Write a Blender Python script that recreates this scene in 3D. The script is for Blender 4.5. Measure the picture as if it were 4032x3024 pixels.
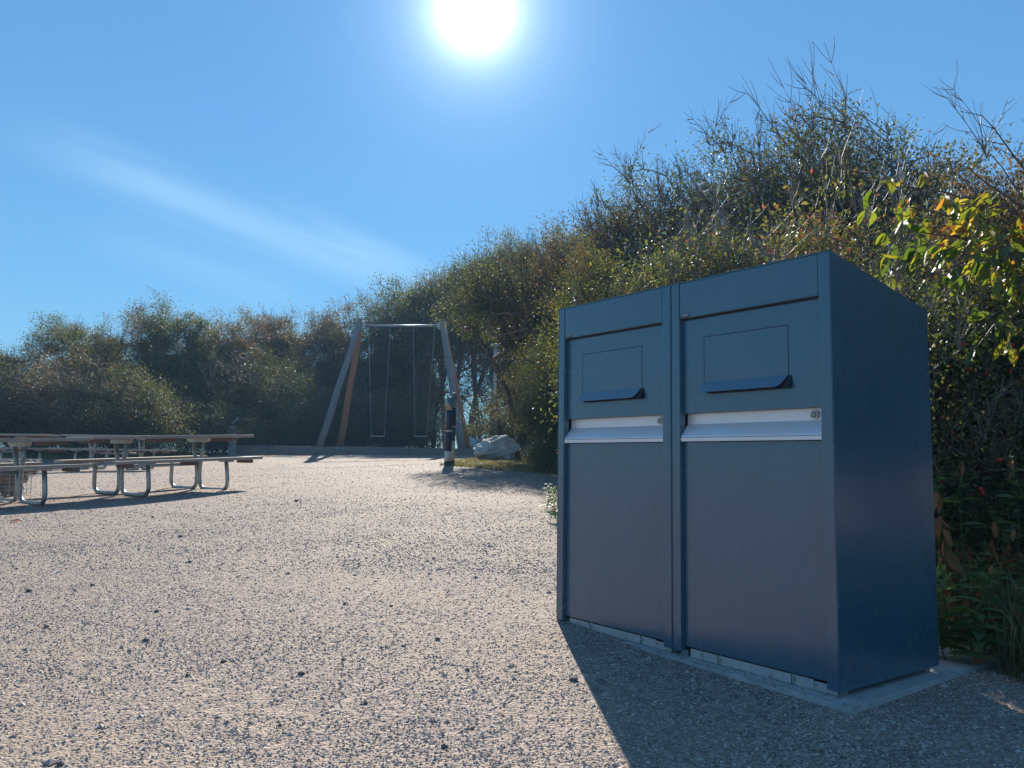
import bpy, bmesh, math, random
import numpy as np
from mathutils import Vector, Matrix
R = math.radians
sc = bpy.context.scene
for o in list(bpy.data.objects): bpy.data.objects.remove(o)
col = sc.collection

# ------------------------------------------------------------------ camera
PITCH, ROLL, YAW = R(5.3186), R(.784), R(53.692)
CAMZ = .76
cam_d = bpy.data.cameras.new('camera'); cam = bpy.data.objects.new('camera', cam_d); col.objects.link(cam)
cam.matrix_world = Matrix.Translation((0, 0, CAMZ)) @ Matrix.Rotation(R(90)+PITCH, 4, 'X') @ Matrix.Rotation(ROLL, 4, 'Z')
cam_d.sensor_width = 36; cam_d.lens = 3193.8/4032*36; cam_d.clip_start = .05; cam_d.clip_end = 9000
sc.camera = cam
sc.render.resolution_x = 1024; sc.render.resolution_y = 768

def ray(u, v):                       # photograph pixel (of 2212 x 1659) -> world direction with y forward
    F = 3193.8; u = u*4032/2212; v = v*4032/2212
    a = (u-2016)/F; b = (v-1512)/F; cr, sr = math.cos(ROLL), math.sin(ROLL)
    x = a*cr+b*sr; z = -(-a*sr+b*cr); c, s = math.cos(PITCH), math.sin(PITCH)
    return Vector((x, c-s*z, s+c*z))
def at(u, v, d):                     # the point at forward distance d
    r = ray(u, v); r = r*(d/r.y); return Vector((r.x, r.y, r.z+CAMZ))

# ------------------------------------------------------------------ light and sky
SUN = ray(1026, 22).normalized()
EL = math.asin(SUN.z); AZ = math.atan2(SUN.x, SUN.y)       # azimuth clockwise from +y
sc.view_settings.view_transform = 'Standard'; sc.view_settings.look = 'None'
sc.view_settings.exposure = 1.4; sc.view_settings.gamma = 1; sc.view_settings.use_curve_mapping = False
sd = bpy.data.lights.new('sun', 'SUN'); sd.energy = 3.4; sd.angle = R(.5); sd.color = (1, .94, .845)
so = bpy.data.objects.new('sun', sd); col.objects.link(so)
so.rotation_euler = (-SUN).to_track_quat('-Z', 'Y').to_euler()
so.location = (0, 0, 30)

class NT:
    def __init__(s, nt): s.nt = nt; s.n = nt.nodes; s.l = nt.links
    def a(s, t, **k):
        n = s.n.new(t)
        for kk, v in k.items():
            if kk.startswith('i_'):
                key = kk[2:]; key = int(key) if key.isdigit() else key.replace('_', ' ')
                if isinstance(v, bpy.types.NodeSocket): s.l.new(v, n.inputs[key])
                else: n.inputs[key].default_value = v
            else: setattr(n, kk, v)
        return n
    def m(s, op, a, b=None, c=None):
        n = s.n.new('ShaderNodeMath'); n.operation = op
        for i, v in enumerate((a, b, c)):
            if v is None: continue
            if isinstance(v, bpy.types.NodeSocket): s.l.new(v, n.inputs[i])
            else: n.inputs[i].default_value = v
        return n.outputs[0]
    def vm(s, op, a, b):
        n = s.n.new('ShaderNodeVectorMath'); n.operation = op
        for i, v in enumerate((a, b)):
            if isinstance(v, bpy.types.NodeSocket): s.l.new(v, n.inputs[i])
            else: n.inputs[i].default_value = v
        return n.outputs['Value'] if op == 'DOT_PRODUCT' else n.outputs[0]
    def ramp(s, fac, stops, interp='LINEAR'):
        n = s.n.new('ShaderNodeValToRGB'); n.color_ramp.interpolation = interp
        e = n.color_ramp.elements
        while len(e) > 1: e.remove(e[0])
        e[0].position = stops[0][0]; e[0].color = tuple(stops[0][1])+(1,)
        for p, c in stops[1:]:
            x = e.new(p); x.color = tuple(c)+(1,)
        s.l.new(fac, n.inputs[0]); return n.outputs[0]
    def mix(s, f, a, b, bt='MIX'):
        n = s.n.new('ShaderNodeMix'); n.data_type = 'RGBA'; n.blend_type = bt
        for k, v in ((0, f), (6, a), (7, b)):
            if isinstance(v, bpy.types.NodeSocket): s.l.new(v, n.inputs[k])
            else: n.inputs[k].default_value = (tuple(v)+(1,) if k > 0 and len(v) == 3 else v)
        return n.outputs[2]

w = bpy.data.worlds.new('World'); sc.world = w; w.use_nodes = True
T = NT(w.node_tree); T.n.clear()
sky = T.a('ShaderNodeTexSky', sky_type='NISHITA', sun_disc=False, sun_elevation=EL, sun_rotation=AZ,
          air_density=1.35, dust_density=.0, ozone_density=3.0, altitude=0)
gen = T.a('ShaderNodeTexCoord').outputs['Generated']
dirn = T.a('ShaderNodeVectorMath', operation='NORMALIZE', i_0=gen).outputs[0]
dt = T.vm('DOT_PRODUCT', dirn, tuple(SUN))
th = T.m('MULTIPLY', T.m('ARCCOSINE', T.m('MINIMUM', dt, .9999999)), 180/math.pi)
core = T.m('MULTIPLY', T.m('EXPONENT', T.m('DIVIDE', th, -.95)), 58)
halo = T.m('MULTIPLY', T.m('EXPONENT', T.m('DIVIDE', th, -3.2)), 6.5)
halo2 = T.m('MULTIPLY', T.m('EXPONENT', T.m('DIVIDE', th, -9.0)), .6)
# thin cirrus streaks lying along great circles
def streak(p, q, width, amp, seed, lo=.0, hi=1.):
    a = ray(*p).normalized(); b = ray(*q).normalized(); nrm = a.cross(b).normalized(); tan = nrm.cross(a).normalized()
    h = T.vm('DOT_PRODUCT', dirn, tuple(nrm))
    al = T.m('ARCTAN2', T.vm('DOT_PRODUCT', dirn, tuple(tan)), T.vm('DOT_PRODUCT', dirn, tuple(a)))
    L = a.angle(b)
    u = T.m('DIVIDE', al, L)
    cmb = T.a('ShaderNodeCombineXYZ', i_0=T.m('MULTIPLY', al, 3.0), i_1=T.m('MULTIPLY', h, 38.), i_2=float(seed))
    nz = T.a('ShaderNodeTexNoise', i_Vector=cmb.outputs[0], i_Scale=1.6, i_Detail=4., i_Roughness=.55).outputs[0]
    hh = T.m('ADD', h, T.m('MULTIPLY', T.m('SUBTRACT', nz, .5), width*1.6))
    band = T.m('EXPONENT', T.m('MULTIPLY', T.m('POWER', T.m('DIVIDE', hh, width), 2), -1))
    mr = T.a('ShaderNodeMapRange', interpolation_type='SMOOTHSTEP', i_Value=u, i_1=-.15, i_2=.35)
    mr2 = T.a('ShaderNodeMapRange', interpolation_type='SMOOTHSTEP', i_Value=u, i_1=1.25, i_2=.7)
    return T.m('MULTIPLY', T.m('MULTIPLY', T.m('MULTIPLY', band, mr.outputs[0]), mr2.outputs[0]), T.m('MULTIPLY', T.m('ADD', nz, .35), amp))
c1 = streak((60, 300), (930, 625), .021, .30, 1)
c2 = streak((200, 500), (640, 640), .022, .10, 7)
c3 = streak((620, 440), (960, 590), .010, .10, 4)
cl = T.m('MINIMUM', T.m('ADD', T.m('ADD', c1, c2), c3), .8)
SKY_T = (.68, 1.38, 2.10)
skyc = T.mix(1.0, T.a('ShaderNodeGamma', i_Color=sky.outputs[0], i_Gamma=.55).outputs[0], SKY_T, 'MULTIPLY')
skyc = T.mix(cl, skyc, (5.6, 8.2, 9.6))
def addc(colr, val, c):
    g = T.a('ShaderNodeCombineColor', i_0=T.m('MULTIPLY', val, c[0]), i_1=T.m('MULTIPLY', val, c[1]), i_2=T.m('MULTIPLY', val, c[2]))
    return T.mix(1.0, colr, g.outputs[0], 'ADD')
skyc = addc(skyc, core, (1, 1, 1)); skyc = addc(skyc, halo, (.8, .95, 1)); skyc = addc(skyc, halo2, (.35, .6, 1))
bg = T.a('ShaderNodeBackground', i_Color=skyc, i_Strength=.05)
T.l.new(bg.outputs[0], T.a('ShaderNodeOutputWorld').inputs[0])
sc.render.engine = 'CYCLES'
sc.cycles.max_bounces = 6; sc.cycles.transparent_max_bounces = 8; sc.cycles.diffuse_bounces = 3

# ------------------------------------------------------------------ helpers
rnd = random.Random(7)
def tag(o, label=None, cat=None, group=None, kind=None):
    if label: o['label'] = label
    if cat: o['category'] = cat
    if group: o['group'] = group
    if kind: o['kind'] = kind
    return o
def empty(name, loc, rz=0, label=None, cat=None, group=None):
    o = bpy.data.objects.new(name, None); col.objects.link(o); o.location = loc; o.rotation_euler = (0, 0, rz)
    o.empty_display_size = .1
    return tag(o, label, cat, group)
def link(name, me, parent=None, mat=None):
    if mat is not None and not me.materials: me.materials.append(mat)
    o = bpy.data.objects.new(name, me); col.objects.link(o); o.parent = parent; return o
def copy_tree(o, parent=None):
    c = o.copy(); col.objects.link(c); c.parent = parent
    for ch in list(o.children): copy_tree(ch, c)
    return c
def shade_smooth(me, on=True):
    me.polygons.foreach_set('use_smooth', [on]*len(me.polygons))
def mesh_np(name, V, F, mat, smooth=False):
    """V (n,3) ; F (m,k) int array, all faces with k corners"""
    me = bpy.data.meshes.new(name); V = np.asarray(V, np.float32); F = np.asarray(F, np.int32)
    me.vertices.add(len(V)); me.vertices.foreach_set('co', V.ravel())
    k = F.shape[1]; me.loops.add(F.size); me.loops.foreach_set('vertex_index', F.ravel())
    me.polygons.add(len(F)); me.polygons.foreach_set('loop_start', np.arange(0, F.size, k, dtype=np.int32))
    me.polygons.foreach_set('loop_total', np.full(len(F), k, np.int32))
    me.polygons.foreach_set('use_smooth', np.full(len(F), smooth))
    me.update(calc_edges=True); me.materials.append(mat); return me
class BM:
    """collects bevelled boxes, prisms, tubes and lathes; build() links them as ONE mesh object"""
    def __init__(s): s.bm = bmesh.new()
    def box(s, x0, x1, y0, y1, z0, z1, bev=0, seg=2):
        b = bmesh.new(); vs = [b.verts.new((x, y, z)) for x in (x0, x1) for y in (y0, y1) for z in (z0, z1)]
        for f in ((0, 1, 3, 2), (4, 6, 7, 5), (0, 4, 5, 1), (2, 3, 7, 6), (0, 2, 6, 4), (1, 5, 7, 3)): b.faces.new([vs[i] for i in f])
        if bev: bmesh.ops.bevel(b, geom=b.edges[:], offset=bev, segments=seg, affect='EDGES', profile=.6)
        s._add(b); return s
    def prism(s, prof, axis, a0, a1, bev=0):
        """prof: closed list of 2-D points in the plane normal to axis"""
        b = bmesh.new()
        def mk(p, a): return {'x': (a, p[0], p[1]), 'y': (p[0], a, p[1]), 'z': (p[0], p[1], a)}[axis]
        A = [b.verts.new(mk(p, a0)) for p in prof]; B = [b.verts.new(mk(p, a1)) for p in prof]
        b.faces.new(A); b.faces.new(B[::-1]); n = len(prof)
        for i in range(n): b.faces.new([A[i], B[i], B[(i+1) % n], A[(i+1) % n]])
        bmesh.ops.recalc_face_normals(b, faces=b.faces[:])
        if bev: bmesh.ops.bevel(b, geom=b.edges[:], offset=bev, segments=2, affect='EDGES')
        s._add(b); return s
    def tube(s, pts, rad, n=10, cap=True):
        V, F = tube_vf(pts, rad, n); base = [s.bm.verts.new(v) for v in V]
        for f in F: s.bm.faces.new([base[i] for i in f]).smooth = True
        if cap: s.bm.faces.new(base[:n][::-1]); s.bm.faces.new(base[-n:])
        return s
    def lathe(s, prof, n=20, c=(0, 0)):
        rings = [[s.bm.verts.new((c[0]+r*math.cos(2*math.pi*i/n), c[1]+r*math.sin(2*math.pi*i/n), z)) for i in range(n)] for r, z in prof]
        for a, b in zip(rings, rings[1:]):
            for i in range(n): s.bm.faces.new([a[i], a[(i+1) % n], b[(i+1) % n], b[i]]).smooth = True
        s.bm.faces.new(rings[0][::-1]); s.bm.faces.new(rings[-1]); return s
    def _add(s, b):
        me = bpy.data.meshes.new('t'); b.to_mesh(me); b.free(); s.bm.from_mesh(me); bpy.data.meshes.remove(me)
    def mesh(s, name, mat):
        me = bpy.data.meshes.new(name); s.bm.to_mesh(me); s.bm.free(); me.materials.append(mat); return me
    def build(s, name, mat, parent=None): return link(name, s.mesh(name, mat), parent)
def tube_vf(pts, rad, n):
    pts = [Vector(p) for p in pts]; V = []; F = []
    if not hasattr(rad, '__len__'): rad = [rad]*len(pts)
    prev = None
    for i, p in enumerate(pts):
        t = (pts[min(i+1, len(pts)-1)]-pts[max(i-1, 0)]).normalized()
        if prev is None:
            a = Vector((0, 0, 1)) if abs(t.z) < .9 else Vector((1, 0, 0)); e = t.cross(a).normalized()
        else: e = (prev-t*prev.dot(t)).normalized()
        prev = e; g = t.cross(e)
        for k in range(n):
            an = 2*math.pi*k/n; V.append(p+e*(math.cos(an)*rad[i])+g*(math.sin(an)*rad[i]))
        if i:
            o = (i-1)*n
            for k in range(n): F.append((o+k, o+(k+1) % n, o+n+(k+1) % n, o+n+k))
    return V, F
def sticks_mesh(name, segs, mat, sides=4):
    """segs: list of (p0, p1, r0, r1) -> one mesh of tapered sticks (numpy)"""
    P0 = np.array([s[0] for s in segs], float); P1 = np.array([s[1] for s in segs], float)
    r0 = np.array([s[2] for s in segs])[:, None]; r1 = np.array([s[3] for s in segs])[:, None]
    t = P1-P0; t /= np.linalg.norm(t, axis=1, keepdims=True)+1e-9
    a = np.where(np.abs(t[:, 2:3]) < .9, [[0, 0, 1.]], [[1., 0, 0]]); e = np.cross(t, a); e /= np.linalg.norm(e, axis=1, keepdims=True); g = np.cross(t, e)
    V = []
    for P, r in ((P0, r0), (P1+t*r1*.5, r1)):
        for k in range(sides):
            an = 2*math.pi*k/sides; V.append(P+(e*math.cos(an)+g*math.sin(an))*r)
    V = np.stack(V, 1); n = len(segs); base = (np.arange(n)*2*sides)[:, None]
    F = np.concatenate([base+np.array([[k, (k+1) % sides, sides+(k+1) % sides, sides+k]]) for k in range(sides)], 0)
    return mesh_np(name, V.reshape(-1, 3), F, mat, smooth=True)

# ------------------------------------------------------------------ materials
def mat(name):
    m = bpy.data.materials.new(name); m.use_nodes = True; t = NT(m.node_tree); t.n.clear()
    out = t.a('ShaderNodeOutputMaterial'); p = t.a('ShaderNodeBsdfPrincipled'); t.l.new(p.outputs[0], out.inputs[0])
    return m, t, p, out
def sset(t, p, k, v):
    if isinstance(v, bpy.types.NodeSocket): t.l.new(v, p.inputs[k])
    else: p.inputs[k].default_value = (tuple(v)+(1,)) if hasattr(v, '__len__') and len(v) == 3 and 'Color' in k else v
def noise_mat(name, c0, c1, scale=8, rough=.6, bump=0., bscale=60, metal=0, spec=.5, stretch=None, detail=5, stain=None):
    m, t, p, out = mat(name); tc = t.a('ShaderNodeTexCoord').outputs['Object']
    if stretch: tc = t.a('ShaderNodeMapping', i_Vector=tc, i_Scale=stretch).outputs[0]
    nz = t.a('ShaderNodeTexNoise', i_Vector=tc, i_Scale=float(scale), i_Detail=float(detail), i_Roughness=.6).outputs[0]
    c = t.ramp(nz, [(.3, c0), (.7, c1)])
    if stain:
        n2 = t.a('ShaderNodeTexNoise', i_Vector=tc, i_Scale=stain[1], i_Detail=6., i_Roughness=.7).outputs[0]
        c = t.mix(t.ramp(n2, [(stain[2], (0, 0, 0)), (stain[2]+.12, (1, 1, 1))]), c, stain[0])
    sset(t, p, 'Base Color', c); p.inputs['Metallic'].default_value = metal; p.inputs['Specular IOR Level'].default_value = spec
    rr = t.m('ADD', t.m('MULTIPLY', nz, .16), rough-.08); sset(t, p, 'Roughness', rr)
    if bump:
        b = t.a('ShaderNodeTexNoise', i_Vector=tc, i_Scale=float(bscale), i_Detail=4.).outputs[0]
        bp = t.a('ShaderNodeBump', i_Strength=1., i_Distance=bump, i_Height=b); t.l.new(bp.outputs[0], p.inputs['Normal'])
    return m
M = {}
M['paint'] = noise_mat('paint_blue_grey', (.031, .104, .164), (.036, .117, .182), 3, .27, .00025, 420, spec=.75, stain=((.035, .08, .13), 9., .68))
_p = [n for n in M['paint'].node_tree.nodes if n.type == 'BSDF_PRINCIPLED'][0]
_t = NT(M['paint'].node_tree); _pos = _t.a('ShaderNodeTexCoord').outputs['Object']; _z = _t.a('ShaderNodeSeparateXYZ', i_0=_pos).outputs[2]
_n = _t.a('ShaderNodeTexNoise', i_Vector=_t.a('ShaderNodeMapping', i_Vector=_pos, i_Scale=(1., 1., .35)).outputs[0], i_Scale=26., i_Detail=7., i_Roughness=.75).outputs[0]
_m = _t.m('MULTIPLY', _t.m('EXPONENT', _t.m('MULTIPLY', _z, -7.)), _t.a('ShaderNodeMapRange', i_Value=_n, i_1=.46, i_2=.66).outputs[0])
_m = _t.m('ADD', _t.m('MULTIPLY', _m, .32), _t.m('MULTIPLY', _t.a('ShaderNodeMapRange', i_Value=_n, i_1=.60, i_2=.80).outputs[0], .18))
_c = _p.inputs['Base Color'].links[0].from_socket
_t.l.new(_t.mix(_m, _c, (.22, .21, .19)), _p.inputs['Base Color'])
_p.inputs['Coat Weight'].default_value = .9; _p.inputs['Coat Roughness'].default_value = .16
M['dark'] = noise_mat('dark_gap', (.012, .013, .016), (.02, .021, .025), 8, .6)
M['alu'] = noise_mat('brushed_aluminium', (.74, .75, .76), (.82, .82, .82), 5, .36, .0001, 300, metal=.35, stretch=(1, 1, 12), stain=((.2, .17, .15), 30., .66))
M['plinth'] = noise_mat('plinth_aluminium', (.40, .41, .41), (.54, .54, .53), 6, .45, .0002, 200, metal=.4, stain=((.14, .13, .12), 22., .58))
M['zinc'] = noise_mat('galvanised_steel', (.30, .33, .33), (.48, .51, .50), 14, .42, .0006, 60, metal=.7, stain=((.16, .15, .13), 9., .62))
M['plank'] = noise_mat('weathered_plank', (.27, .225, .18), (.46, .40, .33), 5, .62, .002, 30, stretch=(1, 14, 14), detail=8)
M['plank_red'] = noise_mat('red_stained_board', (.13, .075, .06), (.21, .125, .10), 6, .7, .002, 30, stretch=(14, 1, 14), detail=8)
M['log'] = noise_mat('weathered_log', (.16, .15, .15), (.32, .29, .28), 5, .75, .004, 14, stretch=(12, 12, .6), detail=8)
M['log_orange'] = noise_mat('orange_log', (.34, .12, .045), (.50, .21, .09), 5, .7, .004, 14, stretch=(10, 10, .6), detail=8, stain=((.14, .05, .02), 5., .70))
M['sleeper'] = noise_mat('timber_sleeper', (.17, .14, .125), (.30, .26, .23), 3, .8, .004, 20, stretch=(.8, 10, 10), detail=8)
M['concrete'] = noise_mat('concrete', (.34, .34, .33), (.50, .49, .47), 12, .9, .002, 90, stain=((.22, .21, .2), 9., .6))
M['chain'] = noise_mat('chain', (.45, .45, .44), (.6, .6, .58), 30, .35, metal=.8)
M['rubber'] = noise_mat('rubber_seat', (.03, .03, .03), (.05, .05, .05), 30, .5)
M['bark'] = noise_mat('bark', (.055, .045, .038), (.15, .13, .115), 9, .8, .004, 40, stretch=(4, 4, 1))
M['twig'] = noise_mat('twig', (.10, .065, .055), (.24, .17, .14), 9, .6)
M['twig_pale'] = noise_mat('twig_pale', (.14, .12, .10), (.30, .27, .24), 9, .6)
M['granite'] = noise_mat('granite', (.36, .35, .33), (.66, .64, .60), 5, .8, .03, 9, detail=10, stain=((.13, .13, .12), 3., .6))
M['gabion_rock'] = noise_mat('gabion_rock', (.14, .10, .085), (.32, .25, .21), 6, .85, .01, 20)
M['gabion_rock2'] = noise_mat('gabion_rock_grey', (.16, .17, .16), (.34, .33, .31), 6, .85, .01, 20)
M['white'] = noise_mat('white_plastic', (.70, .70, .68), (.8, .8, .78), 9, .4)
M['pole'] = noise_mat('lamp_pole', (.42, .46, .48), (.55, .58, .60), 4, .45, metal=.2)
for nme, c in dict(navy=(.012, .022, .05), black=(.012, .013, .014), cream=(.55, .52, .42), teal=(.02, .16, .22), skin=(.42, .24, .13),
                   capgrey=(.16, .19, .18), maroon=(.16, .035, .05), pinkw=(.62, .45, .45), green=(.015, .09, .085), pink=(.45, .14, .16),
                   hair=(.05, .035, .025), coat=(.03, .05, .10), face=(.45, .28, .2), hip=(.55, .02, .015), print=(.62, .68, .72), plate=(.05, .06, .08), key=(.5, .5, .5)).items():
    M[nme] = noise_mat('painted_'+nme, tuple(x*.82 for x in c), tuple(min(1, x*1.15) for x in c), 14, .5 if nme != 'hip' else .3, .0006, 60)

def leaf_mat(name, stops, transl=.38, rough=.5, tint=(1.25, 1.25, .42), tgain=1.7, spec=.35):
    """colour differs from leaf to leaf (each leaf is an island of its crown mesh)"""
    m, t, p, out = mat(name)
    geo = t.a('ShaderNodeNewGeometry'); ri = geo.outputs['Random Per Island']
    tc = t.a('ShaderNodeTexCoord').outputs['Object']
    nz = t.a('ShaderNodeTexNoise', i_Vector=tc, i_Scale=1.3, i_Detail=3.).outputs[0]
    oi = t.a('ShaderNodeObjectInfo').outputs['Random']
    f = t.m('ADD', t.m('MULTIPLY', ri, .62), t.m('ADD', t.m('MULTIPLY', t.m('SUBTRACT', nz, .5), 1.1), t.m('MULTIPLY', oi, .20)))
    f = t.m('ADD', f, .1)
    c = t.ramp(f, stops)
    sset(t, p, 'Base Color', c); p.inputs['Roughness'].default_value = rough; p.inputs['Specular IOR Level'].default_value = spec
    tr = t.a('ShaderNodeBsdfTranslucent', i_Color=t.mix(1.0, c, tuple(x*tgain for x in tint), 'MULTIPLY'))
    mx = t.a('ShaderNodeMixShader', i_0=transl); t.l.new(p.outputs[0], mx.inputs[1]); t.l.new(tr.outputs[0], mx.inputs[2])
    t.l.new(mx.outputs[0], out.inputs[0]); return m
G1 = [(0, (0.025, 0.045, 0.029)), (.35, (0.049, 0.064, 0.035)), (.6, (0.084, 0.092, 0.048)), (.8, (0.139, 0.115, 0.058)), (.92, (0.178, 0.085, 0.058)), (1, (0.227, 0.072, 0.060))]
G2 = [(0, (0.030, 0.039, 0.032)), (.35, (0.056, 0.057, 0.044)), (.6, (0.101, 0.073, 0.060)), (.8, (0.139, 0.079, 0.070)), (1, (0.190, 0.085, 0.081))]
G3 = [(0, (0.034, 0.054, 0.029)), (.3, (0.063, 0.091, 0.041)), (.5, (0.115, 0.103, 0.066)), (.64, (0.150, 0.182, 0.066)), (.78, (0.230, 0.207, 0.081)), (.88, (0.253, 0.109, 0.088)), (1, (0.276, 0.060, 0.073))]
G4 = [(0, (.040, .075, .020)), (.35, (.10, .14, .026)), (.58, (.20, .21, .035)), (.74, (.36, .28, .045)), (.86, (.38, .14, .04)), (1, (.30, .06, .03))]
G5 = [(0, (.055, .095, .055)), (.5, (.10, .16, .08)), (.8, (.17, .21, .10)), (.9, (.24, .21, .09)), (1, (.36, .20, .10))]
M['leaf_dark'] = leaf_mat('leaf_dark', G1, .42, tgain=1.65); M['leaf_brown'] = leaf_mat('leaf_brown', G2, .42, tgain=1.5)
M['leaf_rose'] = leaf_mat('leaf_rose', G3, .34, tgain=1.45); M['leaf_cherry'] = leaf_mat('leaf_cherry', G4, .48, .45, tgain=1.45)
M['leaf_herb'] = leaf_mat('leaf_herb', G5, .4, .45); M['leaf_dead'] = leaf_mat('leaf_dead', [(0, (.26, .10, .045)), (1, (.48, .25, .12))], .4, .6, (1.4, 1., .6), 1.3)
M['grass'] = leaf_mat('grass_blade', [(0, (.07, .09, .035)), (.4, (.16, .16, .07)), (.7, (.30, .26, .13)), (1, (.42, .35, .20))], .3, .5, (1.2, 1.1, .7), 1.1)

# ground material: crushed pink-grey gravel in a sandy binder
def gravel_mat():
    m, t, p, out = mat('gravel'); tc = t.a('ShaderNodeNewGeometry').outputs['Position']
    v1 = t.a('ShaderNodeTexVoronoi', i_Vector=tc, i_Scale=95.); v2 = t.a('ShaderNodeTexVoronoi', i_Vector=tc, i_Scale=34.)
    v3 = t.a('ShaderNodeTexVoronoi', i_Vector=tc, i_Scale=15.)
    sp = t.a('ShaderNodeSeparateColor', i_Color=v1.outputs['Color']).outputs; sp2 = t.a('ShaderNodeSeparateColor', i_Color=v2.outputs['Color']).outputs
    peb = t.ramp(sp[0], [(0, (.095, .072, .060)), (.2, (.18, .132, .108)), (.5, (.265, .190, .150)), (.75, (.335, .242, .19)), (.9, (.42, .32, .25)), (1, (.58, .48, .39))])
    peb2 = t.ramp(sp2[1], [(0, (.08, .066, .060)), (.3, (.18, .138, .12)), (.6, (.32, .235, .19)), (1, (.46, .36, .29))])
    peb = t.mix(.35, peb, peb2)
    big = t.a('ShaderNodeTexNoise', i_Vector=t.a('ShaderNodeMapping', i_Vector=tc, i_Scale=(.8, 1., 1.)).outputs[0], i_Scale=1.1, i_Detail=6., i_Roughness=.62).outputs[0]
    mid = t.a('ShaderNodeTexNoise', i_Vector=tc, i_Scale=7., i_Detail=5.).outputs[0]
    sandf = t.ramp(t.m('ADD', t.m('MULTIPLY', big, .7), t.m('MULTIPLY', mid, .3)), [(.44, (0, 0, 0)), (.60, (1, 1, 1))])
    fine = t.a('ShaderNodeTexNoise', i_Vector=tc, i_Scale=300., i_Detail=2.).outputs[0]
    sand = t.ramp(fine, [(.3, (.25, .187, .128)), (.7, (.40, .305, .215))])
    cmix = t.mix(t.m('MULTIPLY', sandf, .62), peb, sand)
    v4 = t.a('ShaderNodeTexVoronoi', i_Vector=tc, i_Scale=5.)
    sset(t, p, 'Base Color', cmix); p.inputs['Roughness'].default_value = .85; p.inputs['Specular IOR Level'].default_value = .3
    h = t.m('ADD', t.m('MULTIPLY', t.m('SUBTRACT', 1., v1.outputs['Distance']), .005), t.m('ADD', t.m('MULTIPLY', t.m('SUBTRACT', 1., v2.outputs['Distance']), .004), t.m('MULTIPLY', mid, .004)))
    h = t.m('ADD', h, t.m('MULTIPLY', t.m('SUBTRACT', 1., v3.outputs['Distance']), .001))
    h = t.m('ADD', h, t.m('MULTIPLY', big, .003))
    bp = t.a('ShaderNodeBump', i_Strength=1.0, i_Distance=1.0, i_Height=h); t.l.new(bp.outputs[0], p.inputs['Normal'])
    return m
M['gravel'] = gravel_mat()
def stone_mat():
    m, t, p, out = mat('gravel_stone'); ri = t.a('ShaderNodeNewGeometry').outputs['Random Per Island']
    sset(t, p, 'Base Color', t.ramp(ri, [(0, (.17, .14, .13)), (.10, (.28, .225, .205)), (.5, (.39, .305, .275)), (.72, (.48, .385, .34)), (.85, (.42, .36, .30)), (1, (.60, .55, .50))]))
    p.inputs['Roughness'].default_value = .75; return m
M['stone'] = stone_mat()

# ------------------------------------------------------------------ ground
YP = [-50, 2.4, 3.4, 5, 7.5, 10, 13, 15.3, 20, 27, 33, 40, 60, 100, 6000]
ZP = [-.04, -.04, -.032, .06, .22, .38, .54, .635, .74, .89, .93, .80, -.2, -1.2, -1.5]
YC = [3, 6, 10, 17.5, 22, 27, 33]; CC = [0, .10, .25, .28, .16, .07, .05]
def zg(x, y):
    s = np.clip((-np.asarray(x, float)-1)/7.5, 0, 1.1)
    z = (np.interp(y-.8, YP, ZP)+np.interp(y+.8, YP, ZP)+2*np.interp(y, YP, ZP))/4-np.interp(y, YC, CC)*s
    return z+.012*np.sin(x*1.7+y*.6)*np.clip((y-4)/6, 0, 1)+.008*np.sin(y*2.3-x*.9)*np.clip((y-4)/6, 0, 1)
xs = np.concatenate([[-4000, -1500, -500, -200, -100, -60], np.arange(-40, -8, .4), np.arange(-8, 6, .12), np.arange(6, 40.1, .4), [60, 100, 200, 500, 1500, 4000]])
ys = np.concatenate([[-2000, -500, -100, -30, -10], np.arange(-4, 1, .4), np.arange(1, 14, .12), np.arange(14, 44, .4), [50, 60, 75, 100, 160, 300, 700, 1500, 3000, 6000]])
X, Y = np.meshgrid(xs, ys); Z = zg(X, Y); nx, ny = len(xs), len(ys)
idx = np.arange(nx*ny).reshape(ny, nx)
F = np.stack([idx[:-1, :-1], idx[:-1, 1:], idx[1:, 1:], idx[1:, :-1]], -1).reshape(-1, 4)
tag(link('gravel_ground', mesh_np('ground', np.stack([X, Y, Z], -1).reshape(-1, 3), F, M['gravel'], True)), kind='structure')

def on_plane(u, v, z):
    r = ray(u, v); t = (z-CAMZ)/r.z; return Vector((r.x*t, r.y*t, z))
ZS = -.014
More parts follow.
